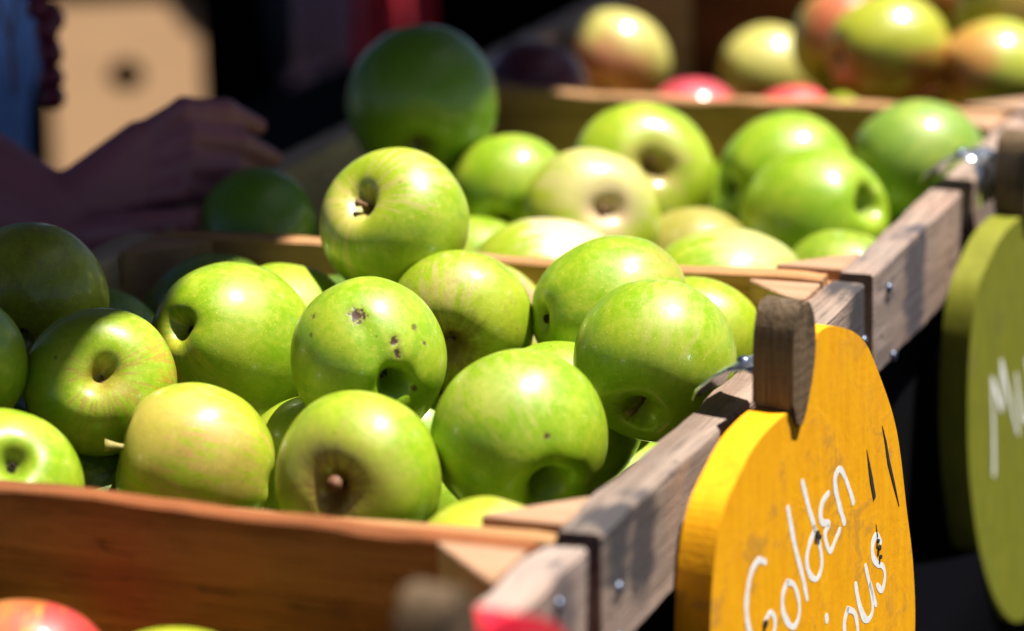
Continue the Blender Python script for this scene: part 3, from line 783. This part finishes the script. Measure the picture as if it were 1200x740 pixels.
GOLD = dict(
 G=[(-.055, -.0575), (-.062, -.0545), (-.069, -.058), (-.073, -.066), (-.074, -.075), (-.071, -.085), (-.064, -.0925), (-.054, -.0965), (-.047, -.094), (-.0455, -.088), (-.050, -.083), (-.056, -.086)],
 o=[(-.033, -.074), (-.0375, -.079), (-.037, -.087), (-.031, -.095), (-.025, -.098), (-.0205, -.094), (-.021, -.086), (-.026, -.0775), (-.033, -.074)],
 l=[(-.032, -.039), (-.025, -.059), (-.017, -.076), (-.012, -.089)],
 d=[(-.017, -.031), (-.010, -.046), (-.0045, -.057), (-.0095, -.063), (-.0125, -.070), (-.009, -.078), (-.002, -.0825), (.003, -.079), (.003, -.072), (-.001, -.062), (-.005, -.056)],
 e=[(.0105, -.0445), (.005, -.0465), (.002, -.051), (.004, -.0565), (.011, -.0595), (.007, -.063), (.009, -.069), (.013, -.0735), (.018, -.070), (.023, -.066)],
 n=[(.028, -.064), (.021, -.051), (.0175, -.040), (.0225, -.036), (.028, -.041), (.034, -.050), (.038, -.057)],
 i=[(.010, -.118), (.018, -.138)], idot=[(.0088, -.1045), (.0094, -.1065)],
 o2=[(.032, -.1085), (.0285, -.114), (.030, -.124), (.036, -.1315), (.042, -.1315), (.0435, -.123), (.040, -.113), (.032, -.1085)],
 u=[(.041, -.099), (.044, -.108), (.050, -.118), (.0555, -.1215), (.060, -.119), (.0595, -.111), (.052, -.093)], u2=[(.0575, -.104), (.064, -.1165)],
 s=[(.0695, -.0865), (.0645, -.0815), (.060, -.0845), (.0605, -.091), (.066, -.0965), (.072, -.0995), (.0745, -.1055), (.0715, -.1115), (.066, -.1075)])
def glyph(b, pts): return [(b[0] + p * .0115 - q_ * .0075, b[1] + p * .0062 + q_ * .0185) for p, q_ in pts]
GOLD.update(
 D=[glyph((-.055, -.178), [(0, 1.9), (0, .9), (0, 0)]), glyph((-.055, -.178), [(-.1, 1.9), (.8, 1.7), (1.3, .95), (.9, .2), (-.1, 0)])],
 e2=glyph((-.033, -.166), [(.05, .5), (.9, .6), (.75, 1), (.25, .95), (0, .5), (.3, .05), (.9, .15)]),
 l2=glyph((-.0185, -.158), [(0, 1.9), (0, 1), (0, 0)]),
 i2=[glyph((-.0105, -.1535), [(0, .95), (0, 0)]), glyph((-.0105, -.1535), [(0, 1.45), (0, 1.55)])],
 c=glyph((-.002, -.149), [(.8, .85), (.4, 1), (0, .5), (.35, .02), (.85, .15)]))
MUTSU = dict(
 M=[[(-.068, -.166), (-.0695, -.140), (-.0735, -.106)], [(-.0735, -.106), (-.058, -.129)], [(-.058, -.129), (-.060, -.099)], [(-.060, -.099), (-.046, -.126), (-.032, -.150)]],
 u=[[(-.036, -.113), (-.031, -.130), (-.022, -.145), (-.013, -.142), (-.014, -.128), (-.020, -.108)], [(-.016, -.125), (-.006, -.142)]],
 t=[[(-.004, -.090), (.006, -.118), (.012, -.132)], [(-.008, -.108), (.012, -.100)]],
 s=[[(.024, -.098), (.017, -.098), (.018, -.108), (.028, -.112), (.030, -.121), (.021, -.124)]],
 u2=[[(.034, -.094), (.038, -.108), (.046, -.118), (.053, -.114), (.052, -.102), (.048, -.088)], [(.051, -.100), (.060, -.112)]])
def make_sign(label, origin, paint, yaw=10, letters=None, cracks=False, clip_y=0.0):
    g = thing("apple_sign", label, "sign", origin, "apple shaped wooden price signs on the crate rails")
    g.rotation_euler = (0, 0, -rad(yaw))
    bm = bmesh.new(); extrude(bm, catmull(OUT, 6), -TH, 0); mesh_obj("sign_board", bm, paint, g)
    bm = bmesh.new(); extrude(bm, catmull(STEM, 5), -TH - .0006, .0022, .0016); mesh_obj("sign_stem", bm, M_signst, g)
    # strap: bent galvanised sheet, over the rail and fixed behind the stem
    bm = bmesh.new()
    zo = -origin[2]
    prof = [(-TH - .0010, zo - .010), (-TH - .0014, zo + .010), (-TH - .004, zo + .0175), (-TH - .010, zo + .0195), (-.037, zo + .0175), (-.045, zo + .0130), (-.0525, zo + .0065), (-.0545, zo + .0015)]
    prof = [(x, z - zo + zo) for x, z in prof]
    y0, y1 = -.020 + clip_y, .012 + clip_y
    rows = []
    for j, (x, z) in enumerate(prof):
        rows.append([bm.verts.new((x, y0 + (y1 - y0) * i / 6, z + .0012 * math.sin(i / 6 * math.pi))) for i in range(7)])
    for a, b in zip(rows, rows[1:]):
        for i in range(6): bm.faces.new((a[i], a[i + 1], b[i + 1], b[i]))
    st = mesh_obj("hanging_strap", bm, M_metal, g, True); sm = st.modifiers.new("t", 'SOLIDIFY'); sm.thickness = .0014; sm.offset = 0
    bm = bmesh.new()
    for (x, y, z) in ((-.036, (y0 + y1) / 2, zo + .0185), ):
        tube(bm, [(x, y, z - .001), (x, y, z + .0016), (x, y, z + .0024)], [.0035, .0032, .001], 12)
    mesh_obj("rivet", bm, M_screw, st, True)
    if letters:
        for key, ss in letters.items():
            bm = bmesh.new()
            if not isinstance(ss[0][0], tuple): ss = [ss]
            for q_, s1 in enumerate(ss): stroke(bm, s1, .0 + .00005 * q_, .0038 if 'idot' != key else .0046)
            mesh_obj("letter", bm, M_white, g)
    if cracks:
        for pl in ([(.0525, -.035), (.0545, -.044), (.0565, -.052), (.0605, -.0625), (.0630, -.0615), (.0590, -.050), (.0560, -.043)],
                   [(.0700, -.028), (.0735, -.038), (.0765, -.0485), (.0830, -.061), (.0905, -.0745), (.0850, -.061), (.0785, -.047), (.0748, -.037)],
                   [(.0635, -.0755), (.0650, -.083), (.0658, -.0825)]):
            bm = bmesh.new(); a = [bm.verts.new((.0003, p[0], p[1])) for p in pl]; b = [bm.verts.new((-.002, p[0], p[1])) for p in pl]
            bm.faces.new(a)
            for i in range(len(pl)): bm.faces.new((a[i], b[i], b[(i + 1) % len(pl)], a[(i + 1) % len(pl)]))
            mesh_obj("crack", bm, M_hole, g)
        for (y, z, r) in ((-.002, -.0605, .0021), (.0005, -.0625, .0014), (.0670, -.0885, .0016), (.0655, -.0845, .0012), (.0685, -.0935, .0012), (-.056, -.0865, .0022)):
            bm = bmesh.new(); tube(bm, [(-.001, y, z), (.0009, y, z)], [r, r * .9], 9); mesh_obj("nail_hole", bm, M_hole, g)
    return g
M_yel = paint_mat("yellow_paint", (.78, .335, .003), (.84, .40, .004), (.45, .22, .03), .6)
M_grn = paint_mat("green_paint", (.155, .165, .012), (.20, .205, .018), (.12, .11, .03), .25)
M_redp = paint_mat("red_paint", (.60, .012, .03), (.66, .02, .05), (.3, .1, .05), .3)
make_sign("yellow apple-shaped board lettered Golden Delicious in white, hung on the middle rail", (.037, .205, 0), M_yel, 10, GOLD, True)
make_sign("olive green apple-shaped board with white M lettering at the right edge", (.037, .70, -.024), M_grn, 10, {k_: [[(a_, b_ + .024) for a_, b_ in q_] for q_ in v_] for k_, v_ in MUTSU.items()}, clip_y=-.035)
make_sign("blurred red apple-shaped board with brown stem at the bottom edge", (.037, -.215, .008), M_redp, 10)

# ------------------------------------------------------------------ people
def capsule(bm, a, b, r0, r1, seg=16):
    a, b = Vector(a), Vector(b); d = b - a; Ln = max(d.length, 1e-5); d.normalize()
    P = []; R = []
    for k in range(6): th = -math.pi / 2 + (math.pi / 2) * k / 6; P.append(a + d * r0 * math.sin(th)); R.append(max(r0 * math.cos(th), .0004))
    for k in range(5): t = k / 4; P.append(a.lerp(b, t)); R.append(r0 + (r1 - r0) * t)
    for k in range(1, 7): th = (math.pi / 2) * k / 6; P.append(b + d * r1 * math.sin(th)); R.append(max(r1 * math.cos(th), .0004))
    tube(bm, P, R, seg)
def ell(bm, c, r, seg=20):
    x = bmesh.ops.create_uvsphere(bm, u_segments=seg, v_segments=seg // 2, radius=1)
    for v in x['verts']: v.co = Vector((c[0] + v.co.x * r[0], c[1] + v.co.y * r[1], c[2] + v.co.z * r[2]))
def fused(name, bm, mat, parent, voxel, smooth=6):
    o = mesh_obj(name, bm, mat, parent, True)
    r = o.modifiers.new("r", 'REMESH'); r.mode = 'VOXEL'; r.voxel_size = voxel; r.use_smooth_shade = True
    s_ = o.modifiers.new("s", 'SMOOTH'); s_.factor = .5; s_.iterations = smooth
    dg = bpy.context.evaluated_depsgraph_get(); me = bpy.data.meshes.new_from_object(o.evaluated_get(dg))
    o.modifiers.clear(); o.data = me; me.shade_smooth()
    return o
def skin_mat(name, col):
    m = NT(name); co = m.obj(); n1 = m.noise(co, 45, 4); n2 = m.noise(co, 9, 3)
    c = m.mix(m.ramp(n2, .3, .7), c4(col), c4([col[0] * 1.25, col[1] * 1.1, col[2] * 1.15])); m.set(Base_Color=c, Roughness=.45)
    m.bump(n1, .6, .002); m.b.inputs['Subsurface Weight'].default_value = .05; m.b.inputs['Subsurface Scale'].default_value = .004
    return m.m
def fabric(name, col, rough=.9):
    m = NT(name); co = m.obj(); n1 = m.noise(co, 14, 4, .6, .6); n2 = m.noise(co, 400, 2)
    m.set(Base_Color=m.mix(m.ramp(n1, .3, .7), c4([x * .8 for x in col]), c4([x * 1.15 for x in col])), Roughness=rough); m.bump(m.math('ADD', n1, m.math('MULTIPLY', n2, .1)), .6, .01)
    return m.m

def head(bm, c, fwd, s=1.0):
    f = Vector(fwd).normalized(); side = Vector((-f.y, f.x, 0)).normalized(); up = side.cross(f) * -1
    if up.z < 0: up = -up
    c = Vector(c)
    def P(a, b, u): return c + f * a * s + side * b * s + up * u * s
    capsule(bm, P(-.02, 0, .035), P(.012, 0, .03), .086 * s, .078 * s); capsule(bm, P(.02, 0, .0), P(.045, 0, -.075), .062 * s, .036 * s)
    capsule(bm, P(.088, 0, .015), P(.108, 0, -.018), .008 * s, .014 * s)      # nose
    for q in (-1, 1):
        capsule(bm, P(.075, q * .032, .022), P(.078, q * .030, .022), .012 * s, .012 * s)
        capsule(bm, P(-.005, q * .082, .018), P(-.008, q * .086, -.016), .016 * s, .011 * s)
    capsule(bm, P(.083, -.018, -.048), P(.083, .018, -.048), .008 * s, .008 * s)
    return P

# -- vendor at the left, hand on the rail
per = thing("person", "person in a blue shirt leaning in with one hand on the left crate rail", "person", (-.80, .80, -.93))
W0 = Vector((-.80, .80, -.93))
M_skin1 = skin_mat("brown_skin", (.28, .105, .135))
bm = bmesh.new()
def wl(p): return Vector(p) - W0
def cap(a, b, r0, r1): capsule(bm, wl(a), wl(b), r0, r1)
pel = (-.93, .90, .02); che = (-.87, .88, .36); nec = (-.82, .85, .52); hd = Vector((-.77, .82, .66))
cap(pel, (-.90, .89, .18), .135, .115); cap((-.90, .89, .18), che, .115, .135); cap(che, nec, .12, .055); cap(nec, hd - Vector((.01, 0, .03)), .052, .052)
head(bm, hd - W0, (.75, -.45, -.45))
shR = (-.80, .70, .42); elR = (-.78, .46, .12); wrR = (-.504 + .008, .478 - .012, -.010)
shL = (-.90, 1.06, .43); elL = (-1.02, 1.16, .14); wrL = (-1.14, 1.10, -.10)
cap(che, shR, .08, .062); cap(shR, elR, .055, .044); cap(elR, Vector(elR).lerp(Vector(wrR), .35), .046, .045); cap(Vector(elR).lerp(Vector(wrR), .35), wrR, .044, .029)
cap(che, shL, .08, .062); cap(shL, elL, .055, .042); cap(elL, wrL, .042, .027); cap(wrL, (-1.15, 1.08, -.18), .03, .026)
for j in range(4): cap((-1.175 + j * .018, 1.08, -.19), (-1.175 + j * .018, 1.06, -.26), .010, .008)
cap((-1.12, 1.08, -.14), (-1.10, 1.05, -.20), .012, .009)
for q in (-1, 1):
    hp = Vector(pel) + Vector((0, q * .095, -.03)); kn = Vector((-.90, .90 + q * .11, -.44)); an = Vector((-.95, .90 + q * .12, -.85))
    cap(hp, kn, .088, .058); cap(kn, kn.lerp(an, .35), .056, .056); cap(kn.lerp(an, .35), an, .055, .038)
    cap(an + Vector((0, 0, -.035)), an + Vector((.15, 0, -.045)), .038, .032)
# right hand: palm, four fingers bending over the rail, thumb
FNG = [[(-.4723, .5417, .0305), (-.4482, .5439, .0448), (-.4302, .5612, .0423), (-.4198, .5835, .0289)],
       [(-.4705, .5390, .0186), (-.4420, .5423, .0309), (-.4203, .5598, .0243), (-.4097, .5820, .0102)],
       [(-.4705, .5355, .0068), (-.4408, .5382, .0152), (-.4239, .5542, .0096), (-.4175, .5756, -.0015)],
       [(-.4706, .5321, -.0051), (-.4464, .5319, .0006), (-.4334, .5466, -.0040), (-.4283, .5685, -.0117)]]
THB = [(-.4814, .4853, -.0184), (-.4468, .4785, -.0110), (-.4237, .4880, -.0086), (-.4141, .5138, -.0089)]
hs = (CP - Vector((-.47, .54, .01))).normalized() * .05      # the whole hand rests on top of the rail
wr = Vector(wrR)
FNG = [[Vector(p) + hs for p in f_] for f_ in FNG]; THB = [Vector(p) + hs * .6 for p in THB]
for kk in FNG: cap(wr.lerp(kk[0], .10), kk[0].lerp(wr, .08), .023, .0125)
for a_, b_ in zip(FNG, FNG[1:]): cap(a_[0].lerp(wr, .12), b_[0].lerp(wr, .12), .0125, .0125)
for ch in FNG:
    rr = [.0086, .0082, .0072, .0056]
    for i in range(3): cap(ch[i], ch[i + 1], rr[i], rr[i + 1])
    for i in (1, 2): cap(ch[i], ch[i] + Vector((0, 0, .0005)), rr[i] * 1.10, rr[i] * 1.08)
cap(wr.lerp(THB[0], .5), THB[0], .018, .014)
for i in range(3): cap(THB[i], THB[i + 1], (.0135, .0112, .0098)[i], (.0112, .0098, .0078)[i])
body = fused("body", bm, M_skin1, per, .0026, 3)
# shirt
bm = bmesh.new()
cap((-.925, .90, .03), (-.90, .89, .18), .172, .154); cap((-.90, .89, .18), che, .154, .160); cap(che, Vector(che).lerp(Vector(nec), .55), .142, .085)
cap((-.93, .90, -.10), (-.925, .90, .03), .155, .157)
cap(che, shR, .095, .080); cap(shR, Vector(shR).lerp(Vector(elR), .62), .074, .066); cap(che, shL, .095, .080); cap(shL, Vector(shL).lerp(Vector(elL), .6), .074, .066)
fused("shirt", bm, fabric("blue_shirt", (.26, .46, .92)), per, .008, 5)
bm = bmesh.new()
for q in (-1, 1):
    hp = Vector(pel) + Vector((0, q * .085, -.08)); kn = Vector((-.90, .90 + q * .11, -.44)); an = Vector((-.95, .90 + q * .12, -.84))
    cap(hp, kn, .115, .078); cap(kn, an, .077, .062)
fused("trousers", bm, fabric("dark_trousers", (.02, .022, .03)), per, .009, 5)
bm = bmesh.new(); hh = hd - W0
ell(bm, hh + Vector((-.035, .02, .05)), (.098, .095, .088)); capsule(bm, hh + Vector((-.07, .03, .03)), hh + Vector((-.09, .05, -.07)), .07, .05)
fused("hair", bm, plain("grey_brown_hair", (.10, .075, .06), .8), per, .007, 3)

# bead necklace dangling in front of the shirt
nk = thing("bead_necklace", "dark red bead necklace dangling in loops from the leaning person's neck", "necklace", (-.80, .80, .5))
M_bead = plain("crimson_beads", (.16, .012, .035), .3)
NB = [(-.640, .652, .135), (-.633, .650, .115), (-.6235, .648, .098), (-.6150, .646, .084), (-.6085, .644, .070), (-.6055, .642, .055), (-.6050, .641, .040), (-.6055, .642, .027), (-.6080, .645, .040), (-.6100, .648, .058), (-.6070, .650, .076), (-.6050, .652, .094), (-.6080, .654, .112), (-.6140, .656, .130)]
up_l = [(-.640 - .0045 * i * 1.6, .652 + .012 * i, .135 + .030 * i) for i in range(1, 14)]; up_r = [(-.614 - .0065 * i * 1.6, .656 + .012 * i, .130 + .030 * i) for i in range(1, 14)]
path = list(reversed(up_l)) + NB + up_r
bm = bmesh.new(); acc = []
for a, b in zip(path, path[1:]):
    a, b = Vector(a), Vector(b); nst = max(1, round((b - a).length / .0168))
    for i in range(nst): acc.append(a.lerp(b, i / nst))
for i, p in enumerate(acc):
    bb = bmesh.new(); ell(bb, (0, 0, 0), (.0082, .0082, .0086), 14)
    o = mesh_obj("bead", bb, M_bead, nk, True); o.location = p - Vector((-.80, .80, .5)) + Vector((.014, .004, 0))
bm = bmesh.new(); tube(bm, [Vector(p) - Vector((-.786, .796, .5)) for p in acc], [.0012] * len(acc), 6); mesh_obj("string", bm, M_bead, nk)

# -- bystander in navy, well behind
def stander(label, base, shirt, trou, shoe, h=1.72, face=(.2, -1, 0)):
    B = Vector(base); g = thing("person", label, "person", base)
    k = h / 1.72; f = Vector(face).normalized(); sd = Vector((-f.y, f.x, 0))
    def Q(a, b, z): return f * a * k + sd * b * k + Vector((0, 0, z * k))
    bm = bmesh.new(); c = lambda a, b, r0, r1: capsule(bm, a, b, r0 * k, r1 * k)
    c(Q(0, 0, .95), Q(0, 0, 1.12), .13, .11); c(Q(0, 0, 1.12), Q(.01, 0, 1.34), .11, .13); c(Q(0, 0, 1.38), Q(0, 0, 1.52), .10, .052)
    head(bm, Q(.01, 0, 1.58), f, k)
    for q in (-1, 1):
        c(Q(0, q * .09, .92), Q(.01, q * .10, .50), .085, .056); c(Q(.01, q * .10, .50), Q(0, q * .105, .36), .054, .055); c(Q(0, q * .105, .36), Q(-.02, q * .11, .08), .054, .036); c(Q(-.02, q * .11, .04), Q(.13, q * .12, .035), .036, .032)
        c(Q(0, q * .08, 1.38), Q(0, q * .18, 1.40), .08, .058); c(Q(0, q * .18, 1.40), Q(-.01, q * .23, 1.12), .05, .040); c(Q(-.01, q * .23, 1.12), Q(.06, q * .24, .88), .040, .026)
        c(Q(.06, q * .24, .88), Q(.08, q * .24, .80), .030, .032)
        for j in range(4): c(Q(.06 + .016 * j, q * .24, .79), Q(.07 + .015 * j, q * .235, .71 + .01 * abs(j - 1.5)), .010, .008)
        c(Q(.09, q * .235, .84), Q(.12, q * .22, .78), .012, .009)
    fused("body", bm, M_skin1, g, .008, 4)
    bm = bmesh.new(); c = lambda a, b, r0, r1: capsule(bm, a, b, r0 * k, r1 * k)
    c(Q(0, 0, .88), Q(0, 0, 1.12), .155, .135); c(Q(0, 0, 1.12), Q(.01, 0, 1.36), .135, .145)
    for q in (-1, 1): c(Q(0, q * .08, 1.38), Q(0, q * .18, 1.40), .095, .075); c(Q(0, q * .18, 1.40), Q(-.01, q * .23, 1.12), .070, .058); c(Q(-.01, q * .23, 1.12), Q(.05, q * .24, .92), .057, .045)
    fused("jacket", bm, shirt, g, .012, 5)
    bm = bmesh.new(); c = lambda a, b, r0, r1: capsule(bm, a, b, r0 * k, r1 * k)
    for q in (-1, 1): c(Q(0, q * .08, .90), Q(.01, q * .10, .50), .115, .085); c(Q(.01, q * .10, .50), Q(-.01, q * .11, .09), .084, .075)
    fused("trousers", bm, trou, g, .012, 5)
    bm = bmesh.new()
    for q in (-1, 1): c(Q(-.05, q * .11, .045), Q(.15, q * .12, .04), .045, .042)
    fused("shoes", bm, shoe, g, .01, 3)
    bm = bmesh.new(); ell(bm, Q(-.02, 0, 1.645), (.093 * k, .093 * k, .085 * k)); fused("hair", bm, plain("dark_hair", (.02, .015, .012), .8), g, .009, 3)
    return g
M_navy = fabric("navy_cloth", (.006, .008, .022))
stander("blurred bystander in dark navy clothes behind the hand", (-1.30, 2.70, -.93), M_navy, M_navy, fabric("shoe_black", (.01, .01, .01)), 1.75, (.9, .45, 0))

# ------------------------------------------------------------------ things further back
M_card = NT("cardboard"); _c = M_card.noise(M_card.vm('MULTIPLY', M_card.obj(), (4, 4, 60)), 3, 4); _d = M_card.noise(M_card.obj(), 5, 3)
M_card.set(Base_Color=M_card.mix(M_card.ramp(_c, .3, .7), (.33, .19, .090, 1), (.38, .225, .11, 1)), Roughness=.85); M_card = M_card.m
def carton(label, loc, rz, tilt, sx, sy, sz, hole=True):
    g = thing("cardboard_box", label, "box", loc); g.rotation_euler = (tilt, 0, rz); t = .005
    # front wall with an oval hand hole
    bm = bmesh.new(); N = 24; hw, hh_ = .022, .019; hz = .315 if tilt else .2
    ring = [(hw * math.cos(2 * math.pi * i / N), hz + hh_ * math.sin(2 * math.pi * i / N)) for i in range(N)]
    def edge(i):
        a = 2 * math.pi * i / N; ca, sa = math.cos(a), math.sin(a); s_ = min((sx / 2) / max(abs(ca), 1e-6), ((sz - hz) if sa > 0 else hz) / max(abs(sa), 1e-6))
        return (ca * s_, hz + sa * s_)
    outer = [edge(i) for i in range(N)]
    for yy in (0, t):
        vi = [bm.verts.new((x, yy, z)) for x, z in ring]; vo = [bm.verts.new((x, yy, z)) for x, z in outer]
        for i in range(N): bm.faces.new((vi[i], vi[(i + 1) % N], vo[(i + 1) % N], vo[i]))
        if yy == 0: v0 = vi
        else:
            for i in range(N): bm.faces.new((v0[i], v0[(i + 1) % N], vi[(i + 1) % N], vi[i]))
    # corners of the front wall
    for (cx, cz) in ((-sx / 2, 0), (sx / 2, 0), (-sx / 2, sz), (sx / 2, sz)):
        for i in range(N):
            p, q_ = outer[i], outer[(i + 1) % N]
            on = lambda u: (abs(u[0] - cx) < 1e-5, abs(u[1] - cz) < 1e-5)
            a_, b_ = on(p), on(q_)
            if (a_[0] and b_[1] or a_[1] and b_[0]) and not (all(a_) or all(b_)): bm.faces.new([bm.verts.new((x, 0, z)) for x, z in (p, (cx, cz), q_)])
    mesh_obj("front_panel", bm, M_card, g)
    bm = bmesh.new(); box(bm, (-sx / 2, t + .0005, 0), (-sx / 2 + t, sy, sz)); box(bm, (sx / 2 - t, t + .0005, 0), (sx / 2, sy, sz)); box(bm, (-sx / 2 + t, sy - t, 0), (sx / 2 - t, sy, sz)); box(bm, (-sx / 2 + t, t + .0005, 0), (sx / 2 - t, sy - t, t))
    mesh_obj("box_walls", bm, M_card, g)
    bm = bmesh.new(); box(bm, (-sx / 2 + .001, .001, sz + .0005), (sx / 2 - .001, sy / 2 - .001, sz + t)); mesh_obj("flap", bm, M_card, g)
    bm = bmesh.new(); box(bm, (-sx / 2 + .001, sy / 2 + .001, sz + .0005), (sx / 2 - .001, sy - .001, sz + t)); mesh_obj("flap", bm, M_card, g)
    return g
carton("tan cardboard box with a dark oval hand hole, leaning behind the blue shirt", (-1.354, 2.20, -.60), rad(26), rad(-24), .180, .24, .40)
carton("lower cardboard box carrying the leaning one", (-1.40, 2.14, -.93), rad(22), 0, .34, .42, .325)

# black skirted table added as a dark backdrop for shaded ground, red tote
bt = thing("backdrop_table", "black skirted table added as a dark backdrop for the shaded background", "table", (-1.3, 3.3, -.93))
bm = bmesh.new(); box(bm, (-2.2, 0, .71), (2.4, .75, .735)); mesh_obj("table_top", bm, M_cloth, bt)
bm = bmesh.new(); nn = 260; rows = []
for j in range(2):
    rows.append([bm.verts.new((-2.2 + 4.6 * i / nn, -.012 - .012 * math.sin(i * .9) * (1 if j else .3), .709 if j == 0 else .01)) for i in range(nn + 1)])
for i in range(nn): bm.faces.new((rows[0][i], rows[0][i + 1], rows[1][i + 1], rows[1][i]))
sk_ = mesh_obj("skirt", bm, M_cloth, bt, True); s_ = sk_.modifiers.new("t", 'SOLIDIFY'); s_.thickness = .002
for (x, y) in ((-2.1, .08), (2.3, .08), (-2.1, .7), (2.3, .7)):
    bm = bmesh.new(); tube(bm, [(x, y, 0), (x, y, .71)], [.02, .02], 10); mesh_obj("leg", bm, M_screw, bt, True)
def tote(label, loc, col, sx, sz, sy=.14):
    g = thing("tote_bag", label, "bag", loc); mt = fabric("tote_cloth", col)
    bm = bmesh.new(); vs = box(bm, (-sx / 2, -sy / 2, 0), (sx / 2, sy / 2, sz)); bmesh.ops.subdivide_edges(bm, edges=bm.edges[:], cuts=6, use_grid_fill=True)
    for v in bm.verts:
        u = 1 - abs(v.co.x) / (sx / 2) * .25; v.co.y *= u * (1 + .3 * (1 - v.co.z / sz)); v.co += Vector((noise.noise(v.co * 9), noise.noise(v.co * 9 + Vector((3, 3, 3))), 0)) * .012
    mesh_obj("bag_body", bm, mt, g, True)
    for q in (-1, 1):
        bm = bmesh.new(); tube(bm, [(-sx * .22, q * sy * .4, sz - .01), (-sx * .2, q * sy * .38, sz + .12), (0, q * sy * .3, sz + .17), (sx * .2, q * sy * .38, sz + .12), (sx * .22, q * sy * .4, sz - .01)], [.009] * 5, 8); mesh_obj("handle", bm, mt, g, True)
tote("blurred red tote bag on the ground behind the large shaded apple", (-1.11, 2.44, -.93), (.55, .012, .03), .11, .60, .10)
tote("pale grey tote bag between the navy bystander and the red bag", (-1.22, 2.50, -.93), (.40, .32, .45), .09, .60, .09)

# canopy that shades the left side: frame and roof, above and outside the picture
cn = thing("market_canopy", "white market canopy on poles overhead, shading the left side", "canopy", (0, 0, -.93))
ZC = 1.30
kx = SUN.x / SUN.z * ZC; ky = SUN.y / SUN.z * ZC
EDGE = [(-.30, -3.0), (-.30, -.9), (-.310, .00), (-.318, .06), (-.300, .16), (-.305, .22), (-.338, .30), (-.330, .42), (-.295, .55), (-.292, .68), (-.325, .80), (-.330, .95), (-.385, 1.03), (-.39, 1.17), (-.30, 1.22), (-.30, 1.5), (-.5, 2.05)]  # roof edge bent to place sun and shade on chosen apples
bm = bmesh.new(); lo_ = []; hi_ = []
for (x, y) in EDGE:
    lo_.append(bm.verts.new((x + kx, y + ky, ZC + .93))); hi_.append(bm.verts.new((-3.2, y + ky, ZC + .93 + .35)))
for i in range(len(EDGE) - 1): bm.faces.new((lo_[i], lo_[i + 1], hi_[i + 1], hi_[i]))
b4 = [bm.verts.new(p) for p in ((-.35, 2.62, ZC + .93), (-.35, 7.5, ZC + .93), (-5, 7.5, ZC + 1.4), (-5, 2.62, ZC + 1.4))]; bm.faces.new(b4)  # added rear roof darkens the background, its gap lets sun reach the box
m = NT("canopy_cloth"); m.set(Base_Color=(.10, .12, .20, 1), Roughness=.9)
ro = mesh_obj("roof", bm, m.m, cn); s_ = ro.modifiers.new("t", 'SOLIDIFY'); s_.thickness = .004
for (x, y, zt) in ((-3.15, -2.8, 2.56), (-3.15, 2.0, 2.56)):
    bm = bmesh.new(); tube(bm, [(x, y, 0), (x, y, zt)], [.02, .02], 12); mesh_obj("pole", bm, M_screw, cn, True)
for y in (-2.9, 1.7):
    bm = bmesh.new(); tube(bm, [(kx - .36, y + ky, ZC + .955), (-3.15, y + ky, ZC + .93 + .33)], [.014, .014], 10); mesh_obj("rafter", bm, M_screw, cn, True)

# unseen canopy added right of the camera to cut sky fill and ground bounce
c2 = thing("market_canopy", "unseen canopy added on the sunny side to cut sky fill", "canopy", (0, 0, -.93))
bm = bmesh.new()
q4 = [(1.25, -3.2, 2.30), (1.25, 4.2, 2.30), (4.2, 4.2, 2.62), (4.2, -3.2, 2.62)]
bm.faces.new([bm.verts.new(p) for p in q4])
r2 = mesh_obj("roof", bm, m.m, c2); s_ = r2.modifiers.new("t", 'SOLIDIFY'); s_.thickness = .004
for (x, y, zt) in ((1.3, -3.1, 2.29), (1.3, 4.1, 2.29), (4.15, -3.1, 2.60), (4.15, 4.1, 2.60)):
    bm = bmesh.new(); tube(bm, [(x, y, 0), (x, y, zt)], [.02, .02], 12); mesh_obj("pole", bm, M_screw, c2, True)
t2 = thing("aisle_table", "black skirted stall table across the aisle", "table", (1.7, -1.5, -.93))
bm = bmesh.new(); box(bm, (0, 0, .01), (.8, 5, .76)); mesh_obj("skirted_top", bm, M_cloth, t2)
